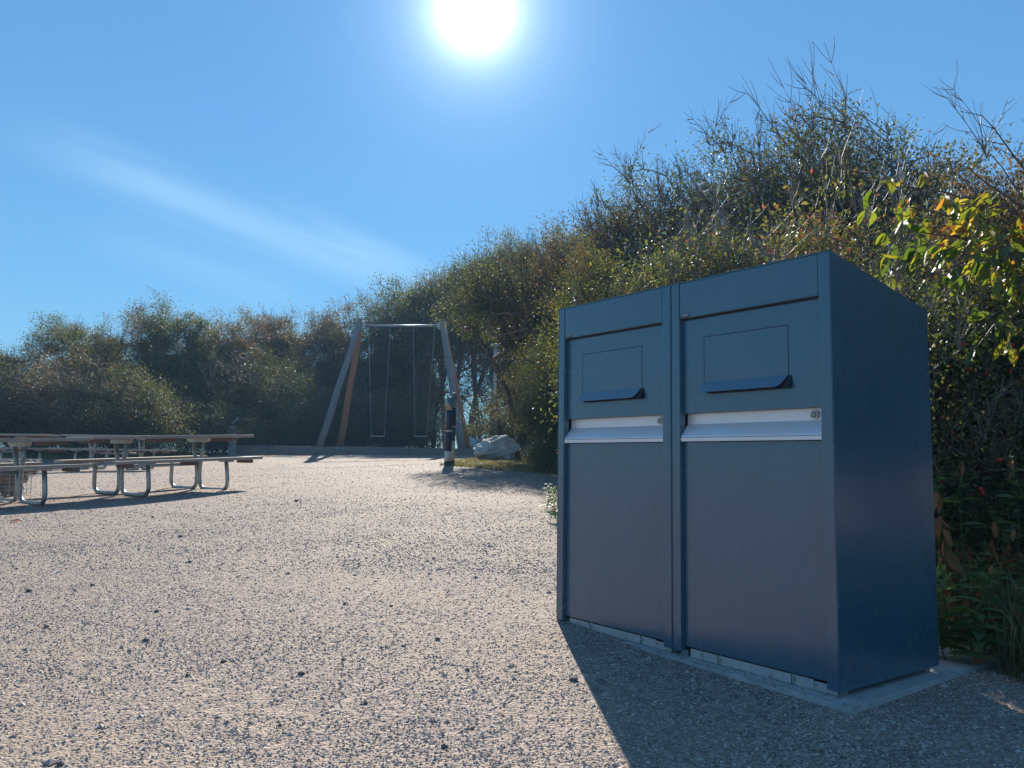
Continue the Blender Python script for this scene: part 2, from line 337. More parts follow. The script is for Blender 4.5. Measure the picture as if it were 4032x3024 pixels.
# loose gravel: thousands of small angular stones, thicker in patches
rng = np.random.default_rng(3)
OCT = np.array([[1, 0, 0], [0, 1, 0], [-1, 0, 0], [0, -1, 0], [0, 0, 1], [0, 0, -1]], float)
OF = np.array([[0, 1, 4], [1, 2, 4], [2, 3, 4], [3, 0, 4], [1, 0, 5], [2, 1, 5], [3, 2, 5], [0, 3, 5]])
def patch(x, y):
    return (np.sin(x*3.1+1.3*np.sin(y*2.2))+np.sin(y*4.3+1.7*np.sin(x*1.6+.5))+.8*np.sin(x*7.7-y*6.1)+.6*np.sin(x*13.+y*15.)+.8*np.sin(y*11+2*np.sin(x*3)))/4.2
def stones(n, ylo, yhi, s0, s1, pw, keep):
    y = ylo+(yhi-ylo)*rng.random(n)**pw; x = (rng.random(n)*2-1)*(y*.70+.4)
    k = rng.random(n) < np.clip(keep+.42*patch(x*.6, y*.6)+.2*patch(x+3, y), .05, 1)*np.clip((yhi-y)/(yhi*.35), 0, 1); x, y = x[k], y[k]; n = len(x)
    s = s0*(s1/s0)**(rng.random(n)**2.2)
    V = OCT[None]*(1+.5*(rng.random((n, 6, 1))-.5))+.35*(rng.random((n, 6, 3))-.5)
    V = V*np.stack([s*(.7+.7*rng.random(n)), s*(.7+.5*rng.random(n)), s*(.45+.4*rng.random(n))], 1)[:, None, :]
    a = rng.random(n)*6.283; c, sn = np.cos(a)[:, None], np.sin(a)[:, None]
    Vx = V[..., 0]*c-V[..., 1]*sn; Vy = V[..., 0]*sn+V[..., 1]*c
    V = np.stack([Vx+x[:, None], Vy+y[:, None], V[..., 2]+(zg(x, y)+s*.12)[:, None]], -1)
    return V.reshape(-1, 3), (OF[None]+(np.arange(n)*6)[:, None, None]).reshape(-1, 3)
Vs, Fs, off = [], [], 0
AV, BV = np.array(on_plane(1842, 1529, ZS)), np.array(on_plane(1197, 1348, ZS))
tt = rng.random(420); ww = rng.random(420)**1.5*.09; dd_ = unit2 = (BV-AV)/np.linalg.norm(BV-AV); nn_ = np.array([-dd_[1], dd_[0], 0]); nn_ = nn_ if nn_[1] > 0 else -nn_
pp = AV+(BV-AV)*tt[:, None]+nn_*ww[:, None]; ss = .002+.0055*rng.random(420)**2
V = (OCT[None]*(1+.4*(rng.random((420, 6, 1))-.5))+.35*(rng.random((420, 6, 3))-.5))*ss[:, None, None]*np.array([1, 1, .7]); V = V+pp[:, None, :]+np.array([0, 0, .001])
Vs.append(V.reshape(-1, 3)); Fs.append((OF[None]+(np.arange(420)*6)[:, None, None]).reshape(-1, 3)); off = 420*6
for a in ((340000, 1.5, 10.5, .0026, .0066, 1.15, .75), (11000, 1.5, 10.5, .005, .011, 1.2, .4), (90000, 5, 24, .005, .011, 1.1, .6), (260, 1.7, 9, .010, .02, 1., .6)):
    v, f = stones(*a); Vs.append(v); Fs.append(f+off); off += len(v)
tag(link('gravel', mesh_np('gravel', np.concatenate(Vs), np.concatenate(Fs), M['stone'])), 'loose pinkish grey crushed gravel scattered over the yard', 'gravel', kind='stuff')

# ------------------------------------------------------------------ concrete slab under the cabinets
A_ = on_plane(1842, 1529, ZS); B_ = on_plane(1197, 1348, ZS); C_ = on_plane(2073, 1453, ZS)
side = (C_-A_).normalized()*1.35; frontv = (B_-A_)
bm = BM(); bm.prism([tuple(A_.xy), tuple((A_+frontv).xy), tuple((A_+frontv+side).xy), tuple((A_+side).xy)], 'z', ZS-.12, ZS, .006)
tag(bm.build('concrete_slab', M['concrete']), 'thin pale concrete slab under the two metal cabinets', 'slab')

# ------------------------------------------------------------------ waste cabinets
W, H, D, HB = .736, 1.50, .666, 1.366
def make_cabinet():
    r = empty('waste_cabinet', (1.099, 2.766, 0), -YAW)
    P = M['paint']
    b = BM(); b.prism([(.084, .03), (D-.012, .03), (D-.012, HB-.02), (.084, H-.03)], 'x', -W+.004, -.004); b.build('body', P, r)
    b = BM(); b.prism([(.0, .004), (D, .004), (D, HB), (.0, H)], 'x', -.0035, 0, .0012); b.build('side_panel', P, r)
    b = BM(); b.prism([(.0, .004), (D, .004), (D, HB), (.0, H)], 'x', -W, -W+.0035, .0012); b.build('side_panel', P, r)
    b = BM(); b.prism([(-.001, H-.0015), (D+.003, HB-.0015), (D+.003, HB+.0025), (-.001, H+.0025)], 'x', -W+.001, -.001, .001); b.build('roof', P, r)
    for x0, x1 in ((-.0475, -.0037), (-W+.0037, -.6915)):
        q = BM(); q.box(x0, x1, .0, .034, .006, H-.002, .003); q.build('corner_post', P, r)
    b = BM(); b.prism([(.0015, 1.349), (.0015, H-.003), (.028, H-.004), (.028, 1.349)], 'x', -.6905, -.0485, .0025)
    hd = b.build('header_panel', P, r)
    # small maker's plate with its print
    b = BM(); b.box(-.684, -.638, -.0006, .0016, 1.352, 1.3665, .0004); pl = b.build('maker_plate', M['plate'], hd)
    for txt, sz, z in (('FINBIN', .0125, 1.3565), ('MADE IN FINLAND', .0036, 1.3532)):
        if txt != 'FINBIN': txt = '--------------'
        cu = bpy.data.curves.new('t', 'FONT'); cu.body = txt; cu.size = sz; cu.align_x = 'CENTER'; to = bpy.data.objects.new('t', cu); col.objects.link(to)
        bpy.context.view_layer.update(); me = bpy.data.meshes.new_from_object(to); bpy.data.objects.remove(to)
        for v in me.vertices: v.co = Vector((v.co.x-.661, -.0011, v.co.y+z))
        me.materials.clear(); me.materials.append(M['print']); lo = link('lettering', me, hd)
    b = BM(); b.box(-.690, -.049, .0225, .030, 1.3355, 1.349); b.build('gap_strip', M['dark'], r)
    # hatch panel with the hinged flap
    yf = .022
    b = BM(); b.box(-.6895, -.0535, yf, yf+.006, .957, 1.342, .0018); ht = b.build('hatch_panel', P, r)
    xl, xr, zt, zb = -.5785, -.1895, 1.262, 1.078
    for (x0, x1, z0, z1) in ((xl-.0026, xr+.0026, zt, zt+.0026), (xl-.0026, xl, zb, zt), (xr, xr+.0020, zb, zt)):
        b = BM(); b.box(x0, x1, yf-.0012, yf+.001, z0, z1); b.build('flap_gap', M['dark'], ht)
    b = BM(); b.box(xl, xr, yf-.0008, yf+.001, zb, zt, .0004); b.build('flap', P, ht)
    # lip: bent sheet going out and down, far bottom corner rounded
    q = bmesh.new(); lip = []
    prof = [(xl, 0), (xl-.001, 1), (xr-.042, 1), (xr-.030, .97), (xr-.020, .86), (xr-.011, .62), (xr, .0)]
    def lp(x, s, th_): return (x, yf-.003-.030*s-th_*.6, zb-.042*s+th_*.3)
    A = [q.verts.new(lp(x, s, 0)) for x, s in prof]; B = [q.verts.new(lp(x, s, .0025)) for x, s in prof]
    q.faces.new(A); q.faces.new(B[::-1])
    for i in range(len(A)): q.faces.new([A[i], B[i], B[(i+1) % len(A)], A[(i+1) % len(A)]])
    bmesh.ops.recalc_face_normals(q, faces=q.faces[:]); me = bpy.data.meshes.new('lip'); q.to_mesh(me); q.free(); link('pull_lip', me, ht, P)
    b = BM(); b.prism([(yf-.001, zb), (yf-.001, zb-.046), (yf-.024, zb-.046)], 'x', xl+.03, xr+.013); b.build('chute_cheek', M['dark'], ht)
    # full-width aluminium grip
    b = BM(); b.box(-.6895, -.0485, .047, .055, .905, .957); gr = b.build('grip_strip', M['alu'], r)
    b = BM(); b.prism([(.0475, .9135), (.0455, .9135), (.006, .866), (.0035, .860), (.0035, .843), (.008, .843), (.008, .858), (.0495, .906)], 'x', -.6895, -.0485, .0008); b.build('grip_lip', M['alu'], gr)
    b = BM(); b.box(-.6893, -.0487, .0028, .0036, .8575, .8592); b.build('grip_groove', M['dark'], gr)
    b = BM(); b.tube([(-.099, .049, .933), (-.099, .037, .933)], .0155, 24); lk = b.build('lock', M['key'], gr)
    for rr, yy, mm in ((.0105, .0365, 'dark'), (.0065, .0358, 'chain'), (.0028, .0352, 'dark')):
        b = BM(); b.tube([(-.099, .038, .933), (-.099, yy, .933)], rr, 16); b.build('lock_ring', M[mm], gr)
    b = BM(); b.box(-.690, -.049, .080, .083, .83, .97); b.build('grip_recess', M['dark'], r)
    # door and levelling plinth
    b = BM(); b.box(-.6895, -.0505, yf, yf+.006, .026, .842, .002); b.build('door', P, r)
    b = BM(); b.box(-.690, -.049, .0285, .0296, .022, .843); b.build('door_gap', M['dark'], r)
    cuts = [-.672, -.606, -.532, -.208, -.112, -.034]; 
    segs = [(-.660, -.598), (-.596, -.5255), (-.507, -.2005), (-.181, -.1095), (-.1075, -.020)]
    for i, (x0, x1) in enumerate(segs):
        b = BM(); b.box(x0, x1, .020, .0235, -.012 if i < 4 else -.012, .0215 if i < 4 else .018, .0006); b.build('plinth_strip', M['plinth'], r)
    for x0, x1 in ((-.5245, -.508), (-.1995, -.182)):
        b = BM(); b.box(x0, x1, .024, .0275, -.012, .0215, .0006); b.build('plinth_clip', M['zinc'], r)
    for x in (-.605, -.516, -.190, -.100):
        b = BM(); b.tube([(x, .022, .007), (x, .0165, .007)], .0052, 12); b.build('screw', M['zinc'], r)
    for x in (-.70, -.03):
        b = BM(); b.box(x-.018, x+.018, .03, .07, -.03, .01, .002); b.build('foot', M['zinc'], r)
    for x in (-.70, -.03):
        b = BM(); b.box(x-.018, x+.018, .58, .62, -.03, .01, .002); b.build('foot', M['zinc'], r)
    return r
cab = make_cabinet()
tag(cab, 'blue grey metal waste cabinet nearer the camera, its plain side wall in full view', 'waste cabinet', 'metal waste cabinets side by side')
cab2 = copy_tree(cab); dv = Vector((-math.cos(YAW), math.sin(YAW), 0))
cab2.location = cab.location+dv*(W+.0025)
cab2['label'] = 'farther blue grey metal waste cabinet, on the gravel side, sunlit glint along its roof edge'

# ------------------------------------------------------------------ picnic tables
def make_table():
    r = empty('picnic_table', (0, 0, 0)); L = 2.16
    for i in range(4):
        y0 = -.362+i*.183; b = BM(); b.box(-L/2+.06, L/2+.06, y0, y0+.176, .70, .738, .004); b.build('tabletop_plank', M['plank'], r)
    for s in (-1, 1):
        for i in range(2):
            y0 = s*.655-.14+i*.143; b = BM(); b.box(-.98, .98, y0, y0+.137, .41, .447, .004); b.build('seat_plank', M['plank'], r)
    for x in (-.86, 0, .86):
        b = BM(); b.box(x-.045, x+.045, -.33, .33, .655, .6995, .004); b.build('table_cleat', M['plank_red'], r)
    for s in (-1, 1):
        for x in (-.80, 0, .80):
            b = BM(); b.box(x-.04, x+.04, s*.655-.13, s*.655+.13, .366, .4095, .004); b.build('seat_cleat', M['plank_red'], r)
    for fx in (-.525, .525):
        for s in (-1, 1):
            pts = [(fx, s*.125, .66), (fx, s*.095, .50), (fx, s*.050, .34), (fx, s*.032, .25), (fx, s*.034, .15)]
            for k in range(1, 7): a = R(90*k/6); pts.append((fx, s*(.036+.11*(1-math.cos(a))), .14-.112*math.sin(a)))
            pts += [(fx, s*.30, .024), (fx, s*.50, .026)]
            for k in range(0, 7): a = R(90*k/6); pts.append((fx, s*(.575+.11*math.sin(a)), .138-.112*math.cos(a)))
            pts += [(fx, s*.676, .25), (fx, s*.655, .39)]
            b = BM(); b.tube(pts, .0255, 10); b.build('leg', M['zinc'], r)
            b = BM(); b.box(fx-.03, fx+.03, s*.655-.13, s*.655+.13, .388, .4095, .003); b.build('seat_bracket', M['zinc'], r)
        b = BM(); b.prism([(-.26, .699), (-.21, .645), (.21, .645), (.26, .699)], 'x', fx-.032, fx+.032, .003); b.build('top_bracket', M['zinc'], r)
        b = BM(); b.box(fx-.035, fx+.035, -.014, .014, .28, .43, .002); b.build('clamp', M['zinc'], r)
    b = BM(); b.tube([(-.50, 0, .355), (.50, 0, .355)], .021, 10); b.build('stretcher', M['zinc'], r)
    return r
TH = R(52); ax = Vector((math.cos(TH), math.sin(TH)))
tab = make_table(); tg = 'picnic tables on the gravel yard'
pB = Vector((-4.84, 10.15))+ax*.525; pA = Vector((-5.55, 9.24))-ax*.525
for i, (px, py, rz, dz, tilt, lab) in enumerate((
        (pB.x, pB.y, TH, .27, R(2.4), 'complete picnic table with bent steel legs, its right end reaching farthest into the yard'),
        (pA.x, pA.y, TH, .165, R(2.2), 'near picnic table cut off by the left edge, end to end with the complete one'),
        (-8.48, 17.5, R(1), .425, 0, 'rear picnic table standing sideways behind the legs of the complete front table'),
        (-11.1, 17.6, R(-1), .425, 0, 'rear picnic table at the left edge beyond the stone baskets'))):
    o = tab if i == 0 else copy_tree(tab)
    o.location = (px, py, dz); o.rotation_euler = (0, -tilt, rz); tag(o, lab, 'picnic table', tg)
TABZ = [(pB.x, pB.y), (pA.x, pA.y)]

# ------------------------------------------------------------------ rocks
def rock_mesh(name, sx, sy, sz, seed, mt, sub=3, rough=.22, flat=.25, smooth=False):
    r = random.Random(seed); bm = bmesh.new(); bmesh.ops.create_icosphere(bm, subdivisions=sub, radius=1)
    pl = [(Vector((r.gauss(0, 1), r.gauss(0, 1), r.gauss(0, .8))).normalized(), r.uniform(.62, .95)) for _ in range(16)]
    bl = [(Vector((r.gauss(0, 1), r.gauss(0, 1), r.gauss(0, 1))).normalized(), r.uniform(-1, 1)) for _ in range(14)]
    for v in bm.verts:
        p = v.co.copy(); k = 1+sum(a*rough*.35*max(0, p.dot(d))**4 for d, a in bl)
        p = p*k
        for d, h in pl:
            e = p.dot(d)-h
            if e > 0: p -= d*e*.9
        p += Vector((r.gauss(0, 1), r.gauss(0, 1), r.gauss(0, 1)))*.012*(4 if sub < 3 else 1)
        if p.z < -flat*2: p.z = -flat*2
        v.co = Vector((p.x*sx, p.y*sy, p.z*sz))
    for f in bm.faces: f.smooth = smooth
    me = bpy.data.meshes.new(name); bm.to_mesh(me); bm.free(); me.materials.append(mt); return me
# big pale boulder with slanting strata
def strata_boulder():
    me = rock_mesh('boulder', .64, .46, .40, 12, M['granite'], sub=5, rough=.5, flat=.45, smooth=False)
    for v in me.vertices:
        x, y, z = v.co
        t = z*.9-x*.28+y*.15
        k = .032*(abs((t*7.5) % 1-.5)*2-.5)+.014*math.sin(x*19+y*11)+.01*math.sin(z*41+x*23)
        n = Vector((x/.6, y/.46, z/.4)).normalized()
        v.co += n*k
        v.co.z = (v.co.z+.18)*(.62+.50*min(1, max(0, (x+.62)/.8)))-.18; v.co.x += .10*(v.co.z+.1)
    return me
def ground_at(u, d):
    p = at(u, 980, d); return Vector((p.x, p.y, float(zg(p.x, p.y))))
g = ground_at(1077, 19.2)
bo = link('boulder', strata_boulder()); bo.location = g+Vector((-.09, 0, .25)); bo.rotation_euler = (R(12), 0, R(8)); bo.scale = (1.06, 1, .88)
tag(bo, 'large pale grey boulder with layered ridges on the grass, half under a bush', 'boulder')
g = ground_at(1026, 31.5)
b2 = link('boulder', rock_mesh('boulder', .62, .45, .42, 5, M['granite'], 3, .3)); b2.location = g+Vector((.0, 0, .36)); b2.rotation_euler = (0, R(14), R(30))
tag(b2, 'smaller dim pointed boulder behind the right legs of the swing', 'boulder')

def gabion(px, py, w_, d_, h_, rz, label, slab):
    z = float(zg(px, py)); r = empty('stone_basket', (px, py, z), rz, label, 'gabion', 'stone filled wire baskets between the picnic tables')
    rr = random.Random(int(px*10)); protos = [rock_mesh('rock', .10, .09, .085, 30+i, M['gabion_rock' if i % 3 else 'gabion_rock2'], 2, .4) for i in range(5)]
    nx_, ny_, nz_ = int(w_/.16), max(2, int(d_/.16)), max(2, int(h_/.15))
    for i in range(nx_):
        for j in range(ny_):
            for k in range(nz_):
                if 0 < i < nx_-1 and 0 < j < ny_-1 and k < nz_-1: continue
                o = link('rock', protos[rr.randrange(5)], r); s = rr.uniform(.85, 1.15)
                o.location = (-w_/2+w_*(i+.5)/nx_+rr.uniform(-.015, .015), -d_/2+d_*(j+.5)/ny_+rr.uniform(-.015, .015), .07+(h_-.07)*(k+.35)/nz_)
                o.rotation_euler = (rr.uniform(0, 6), rr.uniform(0, 6), rr.uniform(0, 6)); o.scale = (s, s, s)
    b = BM(); n = 7
    for k in range(n+1):
        zz = h_*k/n+.002
        b.tube([(-w_/2, -d_/2, zz), (w_/2, -d_/2, zz), (w_/2, d_/2, zz), (-w_/2, d_/2, zz), (-w_/2, -d_/2, zz)], .003, 4, False)
    for k in range(int(w_/.1)+1):
        x = -w_/2+w_*k/int(w_/.1)
        for y in (-d_/2-.004, d_/2+.004): b.tube([(x, y, 0), (x, y, h_)], .003, 4, False)
    for k in range(int(d_/.1)+1):
        y = -d_/2+d_*k/int(d_/.1)
        for x in (-w_/2-.004, w_/2+.004): b.tube([(x, y, 0), (x, y, h_)], .003, 4, False)
    b.build('wire_mesh', M['zinc'], r)
    if slab: b = BM(); b.box(-w_/2-.02, w_/2+.02, -d_/2-.02, d_/2+.02, h_+.004, h_+.05, .005); b.build('top_slab', M['concrete'], r)
p = at(-20, 980, 10.1); gabion(p.x-.15, 10.2, .9, .6, .33, R(8), 'low rust brown stone basket under the cut-off near picnic table', True)
p = at(30, 980, 14.8); gabion(p.x-.3, 14.8, 1.25, .7, .34, R(4), 'pale topped open stone basket between the front and rear picnic tables', False)

# ------------------------------------------------------------------ swing and its timber-edged sand pit
ZSAND = 1.10
sw = empty('swing', (-3.9, 28.4, ZSAND), 0, 'tall wooden swing frame with two empty seats behind the timber edging', 'swing')
def loc(v): return tuple(Vector(v)-sw.location)
tops = {}
for s, tu, gu, ou in ((-1, 1418, 1254, 1336), (1, 1743, 1821, 1845)):
    k = 2212/4032
    top = at(tu*k, 1272*k, 28.5); fg = at(gu*k, 1765*k, 27.3); fo = at(ou*k, 1765*k, 29.7); fg.z = fo.z = ZSAND-.12
    tops[s] = top
    for nm, f, m_ in (('leg', fg, 'log'), ('leg', fo, 'log_orange')):
        t2 = top+Vector((0, -.10 if m_ == 'log' else .12, 0)); pts = []
        e = (t2-f); t2 = t2+e.normalized()*.12
        for i in range(7):
            q = f.lerp(t2, i/6); pts.append(loc(q+Vector((.015*math.sin(i*2.1+s), .0, 0))))
        b = BM(); b.tube(pts, [.122, .120, .116, .112, .108, .104, .100], 16); b.bm.verts.ensure_lookup_table()
        o = b.build(nm, M[m_], sw); o['label'] = ('grey weathered' if m_ == 'log' else 'orange brown')+' round log leg'
tl, tr = tops[-1], tops[1]
b = BM(); b.tube([loc(tl+Vector((.02, 0, -.10))), loc(tr+Vector((-.02, 0, -.10)))], .045, 14); b.build('crossbar', M['zinc'], sw)
for t_, s in ((tl, 1), (tr, -1)):
    b = BM(); x = s*.10
    b.prism([(t_.x-sw.location.x+x-.13*s, t_.z-sw.location.z-.30), (t_.x-sw.location.x+x+.10*s, t_.z-sw.location.z-.17), (t_.x-sw.location.x+x+.12*s, t_.z-sw.location.z-.03), (t_.x-sw.location.x+x-.12*s, t_.z-sw.location.z+.03)], 'y', t_.y-sw.location.y-.06, t_.y-sw.location.y+.06, .006)
    b.build('bracket', M['zinc'], sw)
    for dz in (-.02, -.13):
        b = BM(); b.tube([(t_.x-sw.location.x+.02*s, t_.y-sw.location.y-.235, t_.z-sw.location.z+dz), (t_.x-sw.location.x+.02*s, t_.y-sw.location.y-.19, t_.z-sw.location.z+dz)], .022, 8); b.build('bolt', M['zinc'], sw)
for (ta, tb, sa, sb) in ((1451, 1537, 1462, 1513), (1627, 1712, 1634, 1679)):
    k = 2212/4032; zs = None
    for tt, ss in ((ta, sa), (tb, sb)):
        p0 = at(tt*k, 1288*k, 28.5); p1 = at(ss*k, 1717*k, 28.5); p0.z = tl.z-.10
        n = 56; b = BM()
        for i in range(n):
            a0 = p0.lerp(p1, i/n); a1 = p0.lerp(p1, (i+1.15)/n); wd = .008
            off = Vector((wd, 0, 0)) if i % 2 else Vector((0, wd, 0))
            b.tube([loc(a0+off), loc(a1+off)], .003, 3, False); b.tube([loc(a0-off), loc(a1-off)], .003, 3, False)
        tag(b.build('chain', M['chain'], sw), kind='stuff')
    pa = at(sa*k, 1717*k, 28.5); pb = at(sb*k, 1717*k, 28.5)
    b = BM(); q0 = loc(pa); q1 = loc(pb); b.box(q0[0]-.02, q1[0]+.02, q0[1]-.085, q0[1]+.085, q0[2]-.03, q0[2], .008); b.build('seat', M['rubber'], sw)
    b = BM(); b.box(q0[0]-.03, q1[0]+.03, q0[1]-.088, q0[1]-.078, q0[2]-.012, q0[2]+.006, .002); b.build('seat_edge', M['chain'], sw)
# timber sleepers round the pit
ed = empty('timber_edging', (-4, 29, ZSAND-.3), 0, 'low grey timber edging round the sand pit under the swing', 'timber edging')
fl = at(508, 980, 26.4); fr = at(1045, 980, 26.6); bl = at(545, 980, 31.4); br = at(1075, 980, 31.6)
def beam_row(a, b_, cuts, zt):
    a = Vector((a.x, a.y, 0)); b_ = Vector((b_.x, b_.y, 0)); d = (b_-a); ang = math.atan2(d.y, d.x); L = d.length
    for c0, c1 in zip(cuts, cuts[1:]):
        q = BM(); q.box(L*c0+.006, L*c1-.006, -.07, .07, -.42, rnd.uniform(-.008, .008), .012)
        me = q.mesh('sleeper', M['sleeper']); o = link('sleeper', me, ed)
        o.location = Vector((a.x, a.y, zt))-ed.location; o.rotation_euler = (0, 0, ang)
beam_row(fl, fr, [0, .22, .445, .70, 1], ZSAND); beam_row(bl, br, [0, .25, .5, .75, 1], ZSAND+.03)
beam_row(fl+Vector((-.02, .08, 0)), bl-Vector((0, .08, 0)), [0, .5, 1], ZSAND+.015); beam_row(fr+Vector((0, .08, 0)), br-Vector((0, .08, 0)), [0, .5, 1], ZSAND+.01)
sx = np.linspace(0, 1, 60); sy = np.linspace(0, 1, 30); SX, SY = np.meshgrid(sx, sy)
q = [np.array(v) for v in (fl, fr, bl, br)]
SXX = (q[0][0]*(1-SX)+q[1][0]*SX)*(1-SY)+(q[2][0]*(1-SX)+q[3][0]*SX)*SY; SYY = (q[0][1]*(1-SX)+q[1][1]*SX)*(1-SY)+(q[2][1]*(1-SX)+q[3][1]*SX)*SY
SZ = ZSAND-.045+.03*np.sin(SXX*2.1+SYY*1.3)+.02*np.sin(SXX*5.3-SYY*3.1)
ii = np.arange(60*30).reshape(30, 60)
tag(link('sand_pit', mesh_np('sand', np.stack([SXX, SYY, SZ], -1).reshape(-1, 3), np.stack([ii[:-1, :-1], ii[:-1, 1:], ii[1:, 1:], ii[1:, :-1]], -1).reshape(-1, 4), M['gravel'], True)), kind='structure')

# wooden post with a small tilted plate
g = ground_at(501, 26.2); g.z -= .0
po = empty('wooden_post', g, 0, 'square pale wooden post topped with a small tilted white plate', 'post')
b = BM(); b.box(-.10, .10, -.10, .10, -.2, .93, .02); b.build('post', M['concrete'], po)
b = BM(); b.tube([(0, 0, .92), (.0, 0, 1.06)], .015, 8); b.build('stem', M['zinc'], po)
b = BM(); b.box(-.15, .15, -.06, .06, -.012, .012, .004); pl = b.build('plate', M['white'], po); pl.location = (.05, 0, 1.10); pl.rotation_euler = (R(25), R(-42), 0)

# lamp pole
g = ground_at(1066.5, 27.5); lp_ = empty('lamp_pole', g, 0, 'slim pale grey lamp pole among the dark trunks', 'lamp pole')
b = BM(); b.tube([(0, 0, -.1), (0, 0, 2.6), (.0, 0, 3.7)], [.062, .056, .05], 14); b.build('pole', M['pole'], lp_)
b = BM(); b.tube([(0, 0, 0), (0, 0, .25)], .075, 14); b.build('collar', M['pole'], lp_)
b = BM(); b.box(-.12, .12, -.2, .08, 3.68, 3.78, .02); b.build('lamp_head', M['pole'], lp_)

# ------------------------------------------------------------------ painted wooden bollard figures
def figure(u, d, bands, rad, label, lean=0, dome='teal'):
    g = ground_at(u, d); r = empty('painted_post', g, 0, label, 'bollard', 'painted wooden figure posts'); r.rotation_euler = (0, lean, 0)
    for nm, m_, z0, z1, k0, k1 in bands:
        b = BM(); b.lathe([(rad*k0, z0), (rad*(k0+k1)/2*1.004, (z0+z1)/2), (rad*k1, z1)], 20); b.build(nm, M[m_], r)
    z1 = bands[-1][3]; b = BM(); b.lathe([(rad*1.05*math.cos(a), z1+rad*1.0*math.sin(a)) for a in [R(x) for x in (0, 15, 30, 45, 60, 75, 87)]], 20); b.build('cap', M[dome], r)
    return r
F1 = figure(967.5, 15.3, [('base_band', 'black', -.1, .085, 1.02, 1.0), ('foot_band', 'cream', .087, .275, 1.0, .96), ('leg_section', 'navy', .277, .62, .97, .94), ('belt_edge', 'maroon', .622, .636, .95, .95),
     ('belt', 'cream', .638, .668, .97, .97), ('belt_edge', 'maroon', .67, .68, .95, .95), ('coat_section', 'navy', .682, 1.045, .95, .88), ('collar', 'cream', 1.047, 1.062, .86, .84),
     ('head_section', 'skin', 1.064, 1.20, .84, .95), ('hat_section', 'teal', 1.202, 1.235, 1.02, 1.03)], .068, 'front painted wooden figure post in dark coat with teal cap and cream foot band', R(1.0))
for k in range(16):                  # pale checker edge down the coat
    a = R(178); z = .70+k*.0215; b = BM(); b.box(-.005, .005, -.010, .010, -.005, .005, .001); o = b.build('checker', M['pinkw'], F1)
    o.location = (.0635*math.cos(a), .0635*math.sin(a)-.012*(k % 2), z); o.rotation_euler = (0, 0, a)
b = BM(); b.tube([(-.02, -.066, 1.20), (.035, -.062, 1.13), (.058, -.03, 1.075)], [.02, .018, .008], 8); b.build('scarf', M['teal'], F1)
F2 = figure(975, 15.6, [('base_band', 'black', -.1, .09, .95, .94), ('foot_band', 'cream', .092, .46, .94, .92), ('leg_section', 'green', .462, .72, .92, .92), ('belt', 'pinkw', .722, .745, .95, .95), ('belt_edge', 'maroon', .747, .757, .93, .93),
     ('coat_section', 'black', .759, 1.10, .93, .9), ('collar', 'cream', 1.102, 1.115, .9, .9), ('head_section', 'skin', 1.117, 1.26, .9, .95), ('hat_section', 'capgrey', 1.262, 1.32, 1.02, 1.08)], .07, 'rear painted wooden figure post with rounded grey cap, green band and cream foot', R(.5), 'capgrey')

# ------------------------------------------------------------------ vegetation
def leaf_arrays(C, Dv, N, L, Wd, cup=.12):
    S = np.cross(Dv, N); S /= np.linalg.norm(S, axis=1, keepdims=True)+1e-9; L = L[:, None]; Wd = Wd[:, None]
    V = np.stack([C, C+Dv*L*.45+S*Wd*.5+N*cup*Wd, C+Dv*L, C+Dv*L*.45-S*Wd*.5+N*cup*Wd], 1)
    n = len(C); return V.reshape(-1, 3), np.arange(n*4).reshape(n, 4)
def leaf_arrays_fine(C, Dv, N, L, Wd, droop=.12, cup=.2):
    S = np.cross(Dv, N); S /= np.linalg.norm(S, axis=1, keepdims=True)+1e-9; L = L[:, None]; Wd = Wd[:, None]
    rows = [(0, 0), (.22, .36), (.5, .5), (.78, .32), (1, 0)]; P = []
    for t, wd in rows:
        mid = C+Dv*L*t-N*droop*L*t*t
        if wd == 0: P.append(mid)
        else: P += [mid+S*Wd*wd+N*Wd*cup*wd, mid, mid-S*Wd*wd+N*Wd*cup*wd]
    V = np.stack(P, 1)   # 0 base, 1-3, 4-6, 7-9, 10 tip
    f = [(0, 1, 2, 2), (0, 2, 3, 3), (1, 4, 5, 2), (2, 5, 6, 3), (4, 7, 8, 5), (5, 8, 9, 6), (7, 10, 8, 8), (8, 10, 9, 9)]
    tri = []
    for q in f:
        tri.append(q[:3])
        if q[2] != q[3]: tri.append((q[0], q[2], q[3]))
    tri = np.array(tri); n = len(C); return V.reshape(-1, 3), (tri[None]+(np.arange(n)*11)[:, None, None]).reshape(-1, 3)
def unit(v): return v/(np.linalg.norm(v, axis=-1, keepdims=True)+1e-9)

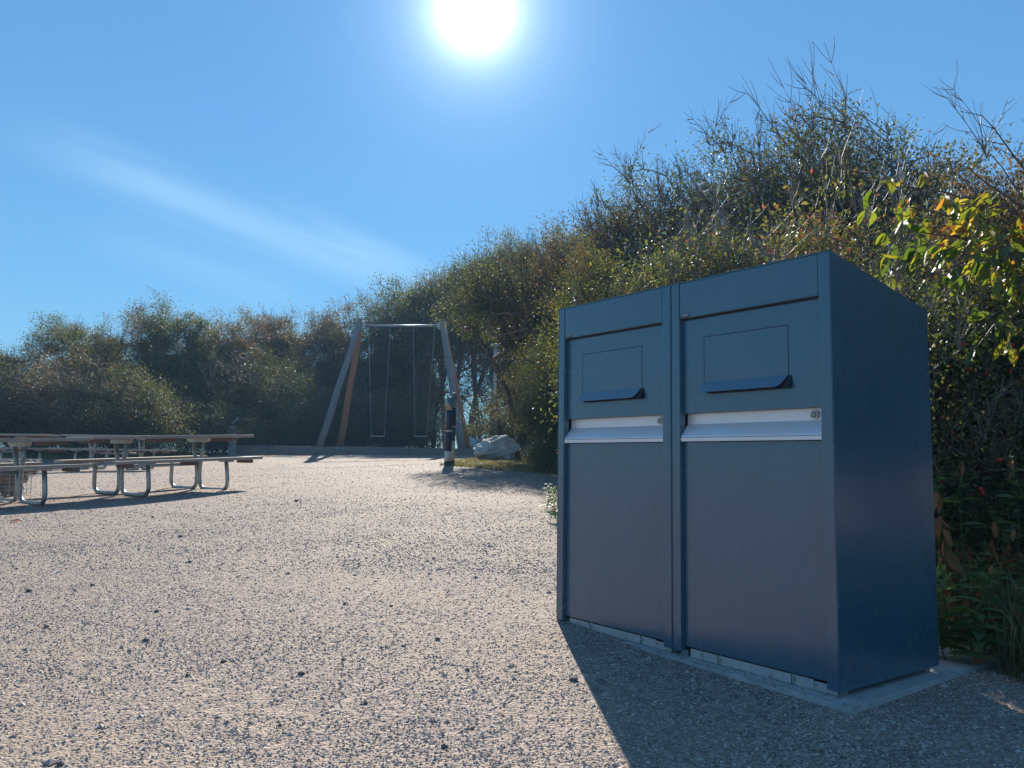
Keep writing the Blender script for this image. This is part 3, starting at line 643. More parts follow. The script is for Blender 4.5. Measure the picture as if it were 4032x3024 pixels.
PH = {}
def make_plant(key, seed, H, Wd, zlo, nclump, per, leaf, sigma, mt, lean=(0, 0), trunks=3, tr=.05, topwigs=20, twl=(.4, .9), bare=0., flatz=.6, twm='twig', shell=.45, upright=.3, name='tree', fine=False, ratio=.55, lump=.22, interior=.0, side_gap=0., crownbias=1.0):
    r = np.random.default_rng(seed)
    zc = zlo+(H-zlo)*.45; rz_up = H-zc; rz_dn = zc-zlo
    dd = unit(r.normal(size=(nclump, 3))); rad = r.random(nclump)**shell
    bumps = unit(r.normal(size=(14, 3))); amp = r.uniform(-1, 1, 14)
    k = 1+lump*(np.clip(dd@bumps.T, 0, 1)**3@amp)
    sq = np.clip(dd[:, 2], -1, 1)
    C = dd*rad[:, None]*k[:, None]
    hw = Wd/2
    lo_ = np.clip(-C[:, 2], 0, .95); fl_ = 1/np.sqrt(1-lo_**2*.75) if zlo < 1 else 1.0
    C[:, 0] *= fl_; C[:, 1] *= fl_
    P = np.stack([C[:, 0]*hw, C[:, 1]*hw*.92, zc+np.where(C[:, 2] > 0, C[:, 2]*rz_up*.92, C[:, 2]*rz_dn)], 1)
    tz = np.percentile(P[:, 2], 97); P[:, 2] = zlo+(P[:, 2]-zlo)*np.where(P[:, 2] > zlo, (H-.1-zlo)/(tz-zlo), 1)
    P[:, 0] += lean[0]*(P[:, 2]/H)**2*H; P[:, 1] += lean[1]*(P[:, 2]/H)**2*H
    P = P[P[:, 2] > zlo*.9]; nclump = len(P)
    # skeleton: every clump is joined to the nearest earlier node nearer the base
    nodes = []; par = []
    for i in range(trunks):
        a = 2*math.pi*i/max(1, trunks)+r.uniform(-.4, .4); q = Wd*.05*(trunks > 1)
        nodes.append(np.array([q*math.cos(a), q*math.sin(a), -.1])); par.append(-1)
        base = nodes[-1]; last = len(nodes)-1; nn = 4; top = zlo+(zc-zlo)*.6 if zlo > .5 else zc*.5
        wob = r.normal(size=2)*.12
        for j in range(1, nn+1):
            f = j/nn; sp = Wd*.17*(trunks > 1)*f**1.3
            nodes.append(np.array([q*math.cos(a)+sp*math.cos(a)+wob[0]*math.sin(f*4)+lean[0]*(top*f/H)**2*H, q*math.sin(a)+sp*math.sin(a)+wob[1]*math.sin(f*4.5), top*f])); par.append(last); last = len(nodes)-1
    org = np.array([0, 0, zlo*.5])
    order = np.argsort(np.linalg.norm((P-org)*np.array([1, 1, .8]), axis=1)); nodes_arr = [n for n in nodes]
    idxs = []
    for i in order:
        A = np.array(nodes_arr); dist = np.linalg.norm(A-P[i], axis=1)+np.where(A[:, 2] > P[i][2]+.15, 1.0, 0)+np.where(A[:, 2] < .3, .6, 0)
        j = int(np.argmin(dist)); mid = (A[j]+P[i])/2+r.normal(size=3)*.05*dist[j]; mid[2] += .04*dist[j]
        nodes_arr.append(mid); par.append(j); nodes_arr.append(P[i]); par.append(len(nodes_arr)-2); idxs.append(len(nodes_arr)-1)
    A = np.array(nodes_arr); cnt = np.ones(len(A))
    for i in range(len(A)-1, -1, -1):
        if par[i] >= 0: cnt[par[i]] += cnt[i]
    rr = np.clip(.0045*np.sqrt(cnt)*(tr/.05), .004, tr)
    trunk_s, branch_s = [], []
    for i in range(len(A)):
        if par[i] >= 0: (trunk_s if (i < trunks*5) else branch_s).append((A[par[i]], A[i], rr[par[i]] if par[i] >= trunks*5 or i < trunks*5 else rr[i]*1.1, rr[i]))
    # leafless wands on top, swept by the wind
    hi = [i for i in idxs if A[i][2] > zc+rz_up*.25]; LC, LD = [], []
    for _ in range(topwigs):
        if not hi: break
        p = A[hi[r.integers(len(hi))]].copy(); d = unit(np.array([lean[0]*3.6+r.normal()*.25, r.normal()*.22, 1.0])); L = r.uniform(*twl); n = 5; q = p
        for j in range(n):
            d = unit(d+r.normal(size=3)*.14+np.array([lean[0]*.5, 0, .04])); q2 = q+d*L/n; branch_s.append((q, q2, .0065*(1-j/n)+.0022, .0065*(1-(j+1)/n)+.0020))
            for _k in range(r.integers(1, 4)):
                d2 = unit(d+unit(r.normal(size=3))*.75); l2 = L*r.uniform(.18, .48); e1 = q2+d2*l2*.5; e2 = e1+unit(d2+d*.5)*l2*.5
                branch_s.append((q2, e1, .0042, .0032)); branch_s.append((e1, e2, .0032, .0022)); 
                for pt in (e1, e2):
                    if r.random() < .03: LC.append(pt); LD.append(d2)
            q = q2
    # fine twigs running through every clump and a little beyond its leaves
    for p in P:
        for _ in range(4):
            d = unit(unit(p-np.array([0, 0, zc*.5]))*.8+r.normal(size=3)*.6+np.array([lean[0]*2, 0, .3])); l = sigma*r.uniform(.8, 2.3); m_ = p+d*l*.5+r.normal(size=3)*.02; e = m_+unit(d+r.normal(size=3)*.35)*l*.5
            branch_s.append((p, m_, .0050*tr/.05, .0036*tr/.05)); branch_s.append((m_, e, .0036*tr/.05, .0018))
    # leaves round the clumps
    keep = P[r.random(len(P)) >= bare]
    n = per*len(keep); cc = np.repeat(keep, per, 0); off = r.normal(size=(n, 3))*sigma*np.array([1, 1, flatz]); off *= np.repeat(r.uniform(.7, 1.3, len(keep)), per)[:, None]
    C = cc+off; Dv = unit(unit(off)*.8+r.normal(size=(n, 3))*.6+np.array([0, 0, -.15])); N = unit(r.normal(size=(n, 3))*.75+np.array([0, 0, .8])+unit(C-np.array([0, 0, zc]))*.4); N = unit(N-Dv*(N*Dv).sum(1, keepdims=True))
    if LC:
        LC = np.array(LC); m = len(LC); C = np.concatenate([C, LC]); Dv = np.concatenate([Dv, np.array(LD)]); N = np.concatenate([N, unit(np.cross(np.array(LD), r.normal(size=(m, 3))))])
    ok = C[:, 2] > .02; C, Dv, N = C[ok], Dv[ok], N[ok]
    L = leaf*r.uniform(.6, 1.3, len(C))
    V, Fc = (leaf_arrays_fine if fine else leaf_arrays)(C, Dv, N, L, L*ratio)
    crown = mesh_np(key+'_crown', V, Fc, M[mt])
    tm = sticks_mesh(key+'_trunk', trunk_s, M['bark'], 7); bmh = sticks_mesh(key+'_branches', branch_s, M[twm], 4)
    PH[key] = (H, Wd, tm, bmh, crown, name)
def plant(key, x, y, h, rz, label, cat='tree', group=None, wscale=1., zoff=0., name=None):
    H, Wd, tm, bmh, crown, nm = PH[key]; s = h/H
    o = empty(name or nm, (x, y, float(zg(x, y))-.03+zoff), rz, label, cat, group); o.scale = (s*wscale, s*wscale, s)
    link('trunk', tm, o); tag(link('branches', bmh, o), kind='stuff'); tag(link('crown', crown, o), kind='stuff'); return o
# wind comes from the right of the picture: lean is towards -x, so instances are only turned a little
make_plant('hedge_a', 1, 4.6, 4.2, .25, 380, 190, .060, .19, 'leaf_dark', (-.06, 0), 4, .06, 22, (.3, .8), 0, .65, lump=.75, shell=.42)
make_plant('hedge_b', 2, 4.5, 4.0, .2, 380, 170, .056, .18, 'leaf_brown', (-.08, 0), 5, .05, 34, (.3, .8), 0, .65, lump=.75, shell=.42)
make_plant('shrub_a', 3, 2.8, 3.0, .02, 230, 150, .050, .20, 'leaf_dark', (-.04, 0), 6, .03, 12, (.2, .5), 0, .7, name='shrub', lump=.75, shell=.5)
make_plant('shrub_b', 4, 2.7, 3.0, .02, 230, 130, .048, .20, 'leaf_brown', (-.04, 0), 7, .03, 22, (.2, .6), .05, .7, name='shrub', lump=.75, twm='twig_pale', shell=.5)
make_plant('windy', 5, 4.4, 4.0, .5, 300, 130, .052, .21, 'leaf_dark', (-.13, 0), 3, .06, 90, (.3, .8), .02, .6, lump=.6, shell=.6)
make_plant('windy_tall', 15, 4.4, 4.0, .5, 300, 120, .052, .21, 'leaf_dark', (-.15, 0), 3, .06, 110, (.4, 1.15), .02, .6, lump=.6, shell=.6)
make_plant('windy_b', 6, 4.2, 3.6, .4, 300, 125, .050, .20, 'leaf_brown', (-.13, 0), 3, .05, 80, (.25, .65), .02, .6, lump=.6, shell=.6)
make_plant('tallgap', 8, 5.2, 3.4, 2.4, 190, 150, .058, .22, 'leaf_dark', (-.05, 0), 3, .075, 8, (.3, .6), 0, .6, lump=.45)
make_plant('overhang', 12, 5.0, 3.0, 3.0, 170, 120, .056, .22, 'leaf_dark', (-.26, 0), 2, .07, 14, (.3, .6), 0, .6, lump=.45)
make_plant('thicket', 13, 4.6, 3.2, .3, 170, 26, .055, .25, 'leaf_dark', (-.05, 0), 9, .045, 12, (.3, .6), .1, .7, lump=.4, shell=.7)
make_plant('rosebush', 9, 2.4, 2.1, .1, 330, 88, .042, .12, 'leaf_rose', (-.03, 0), 8, .02, 34, (.25, .6), .04, .7, name='rose_bush', twm='twig_pale', fine=True, ratio=.62, lump=.35, shell=.6)
make_plant('willow', 10, 2.8, 2.5, .1, 280, 95, .050, .16, 'leaf_rose', (-.06, 0), 6, .03, 46, (.3, .8), .03, .7, name='shrub', twm='twig_pale', lump=.4, shell=.55)
make_plant('lowbush', 11, 1.0, 1.2, .02, 120, 80, .036, .10, 'leaf_rose', (-.1, 0), 6, .012, 12, (.15, .35), 0, .8, name='low_bush', lump=.4)

def dpos(u, d): p = at(u, 980, d); return p.x, p.y
def hfor(u, ytop, d):
    p = at(u, ytop, d); return p.z-float(zg(p.x, p.y))-(.3 if 8 < d < 22 else .12)
LH = 'trees and shrubs of the hedge behind the picnic tables'; RH = 'wind bent trees of the hedge behind the cabinets'
far = [  # key, x, y of top, distance, turn, width, label, category
 ('shrub_a', -60, 760, 23.0, .2, 1.1, 'bush at the far left edge behind the cut-off picnic table', 'shrub', LH),
 ('hedge_b', 20, 735, 27.0, .5, .95, 'reddish tree cut by the left edge of the picture behind the tables', 'tree', LH),
 ('shrub_b', 75, 770, 23.5, -.4, 1.2, 'brown twiggy bush above the left front tabletop', 'shrub', LH),
 ('hedge_a', 140, 705, 27.5, .9, .95, 'green and yellow tree rising over the front tables near the left edge', 'tree', LH),
 ('shrub_b', 195, 790, 22.6, 2.2, 1.25, 'brownish bush with bare pale stems, straight above the joint of the front tables', 'shrub', LH),
 ('hedge_b', 240, 695, 29.0, -.2, .95, 'twig topped brown tree, second group from the left edge', 'tree', LH),
 ('hedge_a', 320, 690, 27.5, -.6, .8, 'tree with tall leafless wands standing out of the left skyline', 'tree', LH),
 ('shrub_a', 300, 800, 22.8, 1.2, 1.1, 'dark green bush behind the rear picnic table', 'shrub', LH),
 ('hedge_a', 400, 682, 28.0, .3, .95, 'dense rounded dark tree at the highest bump of the left skyline', 'tree', LH),
 ('shrub_b', 425, 745, 28.0, .6, 1.2, 'grey twiggy rounded bush bulging forward left of the plate-topped post', 'shrub', LH),
 ('shrub_a', 545, 770, 29.5, -.8, .9, 'glossy leaved bush behind the plate-topped wooden post', 'shrub', LH),
 ('hedge_b', 490, 695, 31.0, 1.1, .95, 'brown crowned tree behind the grey twiggy rounded bush', 'tree', LH),
 ('hedge_a', 575, 688, 36.0, -.3, .85, 'dark tree just right of the plate-topped post', 'tree', LH),
 ('hedge_b', 640, 688, 37.0, .2, .9, 'reddish brown tree left of the swing frame', 'tree', LH),
 ('shrub_a', 625, 830, 32.0, .9, 1.3, 'dark low bush behind the left end of the timber edging', 'shrub', LH),
 ('hedge_a', 715, 708, 38.0, .7, .8, 'dim tree directly behind the left swing legs', 'tree', LH),
 ('hedge_b', 765, 690, 39.0, .1, .85, 'russet tree behind the left half of the swing crossbar', 'tree', LH),
 ('shrub_b', 770, 830, 33.5, .4, 1.3, 'dark brushy bush behind the left swing seat', 'shrub', LH),
 ('hedge_a', 840, 668, 40.0, -.5, .85, 'tree behind the middle of the swing crossbar', 'tree', LH),
 ('shrub_a', 860, 850, 33.5, 2.4, 1.2, 'dark bush between the two swing seats', 'shrub', LH),
 ('thicket', 930, 760, 35.5, .4, 1.0, 'sparse thicket behind the right swing seat', 'shrub', LH),
 ('thicket', 985, 740, 35.0, 1.9, 1.0, 'sparse thicket of thin stems behind the painted posts', 'shrub', LH),
 ('thicket', 1035, 735, 36.0, 3.1, 1.0, 'sparse thicket behind the walker with the pink backpack', 'shrub', LH),
 ('thicket', 1090, 720, 33.0, 4.4, 1.0, 'sparse thicket right of the lamp pole', 'shrub', LH),
 ('hedge_a', 882, 640, 39.5, .5, .8, 'tall tree rising above the swing, left of the slope of trees', 'tree', LH),
 ('tallgap', 925, 622, 36.0, .2, .85, 'bare stemmed tree behind the right swing seat with sky between its trunks', 'tree', LH),
 ('tallgap', 965, 600, 38.0, -.5, .85, 'bare stemmed tree behind the right swing legs', 'tree', LH),
 ('tallgap', 1010, 585, 38.5, .8, .85, 'bare stemmed tree over the pointed boulder', 'tree', LH),
 ('tallgap', 1050, 565, 39.5, -.2, .9, 'thin trunked tree left of the lamp pole', 'tree', RH),
 ('tallgap', 1105, 548, 38.0, .4, .9, 'thin trunked tree right of the lamp pole', 'tree', RH),
 ('hedge_a', 1140, 545, 38.0, .1, .6, 'leafy tree leaning over the large boulder', 'tree', RH),
 ('hedge_a', 1218, 515, 21.0, .6, .5, 'dense tree left of the far cabinet top', 'tree', RH),
 ('hedge_b', 1225, 500, 19.5, -.3, .7, 'rust tinged tree over the far cabinet', 'tree', RH),
 ('shrub_a', 1185, 800, 17.5, .3, .6, 'dark bush beside the far cabinet above the large boulder', 'shrub', RH),
 ('shrub_a', 1190, 720, 13.0, 1.3, .62, 'bush half hidden by the left edge of the far cabinet', 'shrub', RH),
 ('overhang', 1130, 560, 19.4, .1, 1.0, 'leaning tree whose canopy overhangs the large boulder', 'tree', RH),
 ('hedge_b', 1290, 478, 17.5, .5, .75, 'brown tree above the middle of the far cabinet roof', 'tree', RH),
 ('windy_b', 1375, 420, 16.0, .1, .8, 'wind bent tree where the skyline starts to climb', 'tree', RH),
 ('windy', 1470, 385, 15.5, -.15, .8, 'wind bent tree with bare wands left of the tallest ones', 'tree', RH),
 ('windy_b', 1570, 365, 15.0, .15, .85, 'purplish twiggy wind bent tree over the joint of the cabinets', 'tree', RH),
 ('windy', 1680, 335, 14.0, .1, .85, 'dark wind bent tree over the near cabinet roof', 'tree', RH),
 ('windy_tall', 1880, 268, 13.0, -.1, .95, 'tallest wind bent tree with long bare twigs at the top of the skyline', 'tree', RH),
 ('windy_b', 1800, 320, 14.5, .2, .85, 'twiggy tree just left of the tallest wind bent one', 'tree', RH),
 ('windy_b', 2010, 335, 13.0, .2, .85, 'dim tree right of the tallest wind bent one', 'tree', RH),
 ('windy', 2130, 385, 12.0, -.2, .8, 'tree behind the bare cherry twigs in the upper right', 'tree', RH),
 ('hedge_b', 2260, 370, 11.5, .2, .8, 'reddish tree cut by the right edge behind the cherry', 'tree', RH),
]
for k, u, yt, d, rz, ws, lab, cat, grp in far:
    x, y = dpos(u, d); plant(k, x, y, hfor(u, yt, d), rz, lab, cat, grp, ws)
OG = 'hedge beyond the right edge'
for i, (x, y, h_) in enumerate(((3.9, 5.6, 2.8), (4.6, 3.2, 3.0), (5.2, 4.9, 3.6), (7.4, 6.6, 5.0), (5.4, 2.0, 3.0), (6.6, .6, 3.0))):
    plant('hedge_a' if i % 2 else 'hedge_b', x, y, h_, .4*i, 'hedge tree just outside the right edge of the view', 'tree', OG, .8)
for i, (u, d, h_) in enumerate(((-90, 27, 2.4), (30, 28.5, 2.3), (150, 28, 2.2), (260, 27.5, 2.4), (370, 27, 2.2), (470, 29, 2.4), (580, 33, 2.6), (690, 34.5, 2.6), (800, 35, 2.6), (900, 36, 2.0), (1118, 24, 1.7), (425, 29.5, 1.7), (465, 30.5, 1.6), (500, 31.5, 1.7), (545, 33.5, 1.9), (1090, 30, 1.3), (1150, 22, 1.8), (525, 32.3, 1.7), (570, 32.6, 1.5), (612, 32.4, 1.8), (655, 32.8, 1.6), (700, 32.5, 1.8), (745, 32.6, 1.5), (790, 32.8, 1.8), (835, 32.5, 1.5), (875, 32.8, 1.4), (-40, 24.4, 1.6), (60, 24.8, 1.5), (130, 24.5, 1.7), (230, 24.6, 1.6), (310, 24.9, 1.5), (390, 25.2, 1.6), (455, 26.2, 1.5))):
    x, y = dpos(u, d); plant('shrub_a' if i % 3 else 'shrub_b', x, y, h_, .7*i, 'dark undergrowth bush in the shade at the foot of the far hedge', 'shrub', 'undergrowth bushes under the far hedge', 1.4)
SH = 'autumn shrubs close behind the cabinets'
for k, u, yt, d, rz, ws, lab in (
 ('hedge_a', 1300, 520, 11.5, .3, .6, 'yellow green shrub peeking over the left end of the cabinet roof'),
 ('willow', 1390, 560, 9.4, 1.7, .9, 'leafy yellow green shrub above the far cabinet header'),
 ('willow', 1450, 500, 9.6, 2.9, .95, 'red and green shrub above the joint of the two cabinets'),
 ('willow', 1560, 490, 8.8, 4.1, .95, 'shrub with pale upright stems above the near cabinet header'),
 ('willow', 1690, 470, 8.6, 5.2, .95, 'rusty shrub behind the near top corner of the cabinets'),
 ('willow', 1820, 470, 8.0, .8, .9, 'shadowy shrub behind the sloping side of the near cabinet'),
 ('rosebush', 1950, 570, 6.2, .5, 1.05, 'bush whose yellow leaves show over the sloping roof edge'),
 ('willow', 2060, 500, 7.4, 2.1, .9, 'dense green shrub behind the rose bushes at the right'),
 ('willow', 2200, 480, 6.8, 3.3, .9, 'dense shrub behind the cherry branches at the right edge')):
    x, y = dpos(u, d); plant(k, x, y, hfor(u, yt, d), rz, lab, 'shrub', SH, ws)
for u, yt, d, rz, lab in ((2040, 600, 5.3, .2, 'rose bush with red hips beside the rear edge of the near cabinet'), (2170, 620, 4.9, 2.5, 'rose bush with red hips at the right edge under the cherry branches'),
                     (2110, 800, 4.5, 4., 'lower rose bush between the herbs and the taller rose bushes'), (1836, 615, 4.8, 1., 'rose bush added mostly hidden behind the near cabinet to shade the gravel')):  # last bush added behind the cabinet to keep sun off the gravel
    x, y = dpos(u, d); o = plant('rosebush', x, y, hfor(u, yt, d), rz, lab, 'rose bush', 'rose bushes right of the cabinets')
    for k in range(9):
        rr_ = random.Random(u+k); b = BM(); b.lathe([(.001, -.011), (.009, -.008), (.0125, 0), (.010, .008), (.003, .013)], 10); h_ = b.build('rose_hip', M['hip'], o)
        sc_ = o.scale.x; a = rr_.uniform(-2.9, -.5); h_.location = Vector((math.cos(a-rz)*1.02*.95, math.sin(a-rz)*1.02*.95, rr_.uniform(.9, 2.1))); h_.scale = (1/sc_,)*3
for u, yt, d, rz, lab in ((1148, 935, 17.8, .5, 'low pale green bush spilling over the right side of the large boulder'), (1170, 950, 16.0, 2.2, 'low bush on the grass right of the large boulder'), (1195, 900, 13.5, 3.2, 'low bush at the left foot of the far cabinet, in the shade')):
    x, y = dpos(u, d); plant('lowbush', x, y, hfor(u, yt, d), rz, lab, 'low bush', 'low bushes by the large boulder', 1.3)

# cherry with long drooping branches reaching in from the right
def cherry():
    r = np.random.default_rng(21); root = Vector((4.1, 5.2, float(zg(4.1, 5.2))))
    o = empty('cherry_tree', root, 0, 'cherry tree reaching in from the right edge with large yellowing leaves', 'tree')
    trunk = [((0, 0, -.1), (-.05, 0, .7), .07, .06), ((-.05, 0, .7), (-.12, -.05, 1.4), .06, .05), ((-.12, -.05, 1.4), (-.2, -.1, 1.95), .05, .04)]
    link('trunk', sticks_mesh('cherry_trunk', trunk, M['bark'], 10), o)
    segs, C, Dv, N = [], [], [], []
    tg_ = [((1880, 440), 4.9, 1), ((1925, 400), 4.7, 1), ((1945, 505), 4.6, 1), ((1985, 590), 4.5, 1), ((2010, 520), 4.3, 1), ((2060, 560), 4.2, 1), ((2090, 640), 4.4, 1), ((2140, 560), 4.1, 1), ((2150, 700), 4.0, 1), ((2190, 620), 3.9, 1), ((1930, 620), 4.7, .8), ((2180, 450), 4.3, 1), ((2120, 250), 4.7, 0), ((2140, 330), 4.6, 0), ((2060, 350), 4.8, 0.15), ((2205, 720), 4.2, 1), ((2100, 470), 4.6, .9), ((2170, 520), 4.5, 1), ((2040, 460), 4.9, 1)]
    st = np.array(root)
    for (uv, d, lf) in tg_:
        tip = np.array(at(uv[0], uv[1], d)); s0 = st+np.array([-.2, -.1, r.uniform(1.3, 2.0)]) ; 
        mid = s0*.5+tip*.5+np.array([0, 0, .22 if lf > .5 else .05]); n = 14; q0 = None
        for i in range(n+1):
            t = i/n; q = (1-t)**2*s0+2*t*(1-t)*mid+t*t*tip+r.normal(size=3)*.008
            if q0 is not None:
                rad = .014*(1-t)+.0025; segs.append((q0-st, q-st, rad+.001, rad)); dr = unit(q-q0)
                m = 0 if lf == 0 else int(round(2.1*lf*(t > .3)*r.uniform(.6, 1.3)))
                for _ in range(m):
                    sd_ = unit(np.cross(dr, r.normal(size=3))); l = r.uniform(.03, .16); e = q+unit(sd_*.8+dr*.5)*l
                    segs.append((q-st, e-st, .0025, .0018))
                    for z in range(3): C.append(e-st+r.normal(size=3)*.012); Dv.append(unit(np.array([-.35, -.1, -.75])+sd_*.35+r.normal(size=3)*.28)); N.append(unit(r.normal(size=3)+np.array([0, -.3, .5])))
                if r.random() < .5:
                    sd_ = unit(np.cross(dr, r.normal(size=3))); l = r.uniform(.08, .3); e = q+unit(sd_*.7+dr)*l; segs.append((q-st, e-st, .003, .0015))
            q0 = q
    C = np.array(C); Dv = np.array(Dv); N = np.array(N); N = unit(N-Dv*(N*Dv).sum(1, keepdims=True)); L = r.uniform(.05, .135, len(C))
    V, Fc = leaf_arrays_fine(C, Dv, N, L, L*.38, .1, .25)
    tag(link('branches', sticks_mesh('cherry_branches', segs, M['twig'], 5), o), kind='stuff'); tag(link('leaves', mesh_np('cherry_leaves', V, Fc, M['leaf_cherry'], True), o), kind='stuff')
cherry()

# herbs with lance-shaped leaves, some withered
HB = {}
def make_herb(key, seed, h, n, leaf, mt, spread=.12, dead=.25):
    r = np.random.default_rng(seed); st, G, Dd = [], [], []
    for s in range(n):
        b0 = np.array([r.normal()*spread*.4, r.normal()*spread*.4, -.02]); d = unit(np.array([r.normal()*.16, r.normal()*.16, 1.])); H_ = h*r.uniform(.65, 1.05); q = b0; k = 13; a = r.uniform(0, 6)
        for i in range(k):
            d = unit(d+r.normal(size=3)*.05); q2 = q+d*H_/k; st.append((q, q2, .0035*(1-i/k)+.0015, .0035*(1-(i+1)/k)+.0012)); q = q2; a += 1.6
            if i < 2: continue
            for sgn in (0, math.pi):
                dr = unit(np.array([math.cos(a+sgn), math.sin(a+sgn), .35])); L = leaf*(1.15-.55*i/k)*r.uniform(.8, 1.2)
                if r.random() < dead*(1.3-i/k): Dd.append((q, unit(dr*.5+np.array([0, 0, -.9])), unit(r.normal(size=3)+dr), L*.9))
                else: G.append((q, dr, unit(np.array([0, 0, 1.])+r.normal(size=3)*.25), L))
            if i > k-4:
                for _ in range(3): G.append((q, unit(r.normal(size=3)+np.array([0, 0, .6])), unit(r.normal(size=3)), leaf*.35))
    ms = [('stem', sticks_mesh(key+'_stem', st, M['leaf_herb'], 4))]
    for nm, L_, m_ in (('leaves', G, mt), ('withered_leaves', Dd, 'leaf_dead')):
        if not L_: continue
        C = np.array([x[0] for x in L_]); D_ = np.array([x[1] for x in L_]); N = np.array([x[2] for x in L_]); N = unit(N-D_*(N*D_).sum(1, keepdims=True)); L = np.array([x[3] for x in L_])
        V, Fc = leaf_arrays_fine(C, D_, N, L, L*(.27 if nm == 'leaves' else .36), .35, .3); ms.append((nm, mesh_np(key+nm, V, Fc, M[m_], True)))
    HB[key] = ms
make_herb('herb_a', 1, 1.0, 3, .11, 'leaf_herb', .15, .32); make_herb('herb_b', 2, .85, 4, .10, 'leaf_herb', .2, .2); make_herb('herb_c', 3, .95, 3, .13, 'leaf_herb', .15, .85)
make_herb('herb_low', 4, .42, 5, .10, 'leaf_herb', .18, .1); make_herb('herb_broad', 5, .34, 3, .20, 'leaf_herb', .1, .05)
def herb(key, x, y, rz, s, label, group, cat='plant', name='leafy_herb'):
    o = empty(name, (x, y, float(zg(x, y))), rz, label, cat, group); o.scale = (s, s, s)
    for nm, me in HB[key]: tag(link(nm, me, o), kind='stuff')
    return o
hg = 'tall herbs between the near cabinet and the rose bushes'
def hxy(u, v): p = on_plane(u, v, -.05); return p.x, p.y
for i, (k, u, d, s, lab) in enumerate((
  ('herb_a', 2035, 4.05, 1.05, 'upright green herb leaning against the rear edge of the near cabinet'), ('herb_c', 2062, 3.95, .85, 'herb with drooping brown leaves close beside the cabinet'),
  ('herb_b', 2095, 4.1, .95, 'bushy green herb, second in the row from the cabinet'), ('herb_c', 2170, 3.75, 1.12, 'tallest withered herb with hanging brown leaves near the right edge'),
  ('herb_a', 2130, 4.2, 1.0, 'green herb behind the tallest withered one'), ('herb_b', 2200, 4.1, 1.05, 'green herb cut by the right edge of the picture'),
  ('herb_b', 2150, 3.6, .62, 'short herb in front of the tallest withered one'), ('herb_b', 2060, 3.7, .6, 'short herb growing against the cabinet side'),
  ('herb_low', 2085, 3.45, .9, 'low rosette of leaves among grass by the slab'), ('herb_low', 2120, 3.6, 1.0, 'low leafy herb behind the grass tuft'),
  ('herb_low', 2180, 3.35, .9, 'low herb at the right edge among dry grass'), ('herb_broad', 2062, 3.33, 1.0, 'broad leaved herb on the corner of the concrete slab'),
  ('herb_a', 2235, 3.9, 1.1, 'tall herb just at the right edge, farthest from the cabinet'), ('herb_c', 2115, 3.85, .75, 'half withered herb in the middle of the herb bed'))):
    x, y = dpos(u, d); herb(k, x, y, i*1.3, s, lab, hg)
for i, (u, d, s, lab) in enumerate(((1196, 8.2, .55, 'narrow leaved sprout poking out left of the far cabinet'), (1204, 7.4, .5, 'second narrow leaved sprout at the foot of the far cabinet'))):
    x, y = dpos(u, d); herb('herb_low', x, y, i*2., s*1.25, lab, 'sprouts left of the far cabinet')

# grass: verge along the hedge, tuft by the slab, dry strip
def grass(name, pts, h0, h1, label, wd=.004, seed=1, mt='grass'):
    r = np.random.default_rng(seed); n = len(pts); base = np.array(pts); base = np.column_stack([base, zg(base[:, 0], base[:, 1])-.01])
    a = r.random(n)*6.283; H_ = r.uniform(h0, h1, n); ln = r.uniform(.15, .75, n); dr = np.stack([np.cos(a), np.sin(a), np.zeros(n)], 1); sd_ = np.stack([-np.sin(a), np.cos(a), np.zeros(n)], 1)*wd
    up = np.array([[0, 0, 1.]]); m = base+up*(H_*.6)[:, None]+dr*(H_*ln*.35)[:, None]; tip = base+up*(H_*(1-.25*ln))[:, None]+dr*(H_*ln)[:, None]
    V = np.stack([base-sd_, base+sd_, m+sd_*.8, m-sd_*.8, tip], 1).reshape(-1, 3); o = (np.arange(n)*5)[:, None]
    F_ = np.concatenate([o+np.array([[0, 1, 2]]), o+np.array([[0, 2, 3]]), o+np.array([[3, 2, 4]])], 0)
    tag(link(name, mesh_np(name, V, F_, M[mt])), label, 'grass', kind='stuff')
r = np.random.default_rng(9)
def poly_pts(poly, n, dens=None):
    P_ = np.array(poly); lo, hi = P_.min(0), P_.max(0); out = []
    while len(out) < n:
        c = lo+(hi-lo)*r.random((n, 2)); ins = np.zeros(n, bool); j = len(P_)-1
        for i in range(len(P_)):
            xi, yi = P_[i]; xj, yj = P_[j]; ins ^= ((yi > c[:, 1]) != (yj > c[:, 1])) & (c[:, 0] < (xj-xi)*(c[:, 1]-yi)/(yj-yi+1e-9)+xi); j = i
        e = np.sin(c[:, 0]*5+1)*np.sin(c[:, 1]*4)+.5*np.sin(c[:, 0]*13+c[:, 1]*9); c = c[ins & (r.random(n) < .6+.35*e[:])] if dens is None else c[ins]; out += list(c)
    return out[:n]
grass('grass', poly_pts([(-1.35, 15.5), (-.4, 13.6), (1.2, 12.6), (2.2, 15), (1.5, 21), (-.9, 21)], 26000), .03, .10, 'short yellow green grass round the large boulder', .006, 2)
grass('hedge_undergrowth', poly_pts([(.55, 5.2), (.9, 4.9), (2.2, 4.7), (3, 6), (2, 12.6), (.9, 12.6), (.75, 9)], 9000), .05, .2, 'dry grass along the foot of the hedge behind the cabinets', .005, 3)
grass('grass_tuft', poly_pts([(1.85, 3.05), (2.35, 2.45), (3.6, 2.2), (4.2, 5), (2.4, 4.6), (1.95, 3.6)], 9000), .10, .42, 'long tangled grass at the right edge beside the slab', .0035, 4)
grass('hedge_foot_grass', poly_pts([(-18, 21.5), (-10.5, 22), (-10, 27), (-18, 26)], 9000), .06, .22, 'rough grass under the hedge behind the rear picnic tables', .008, 5)

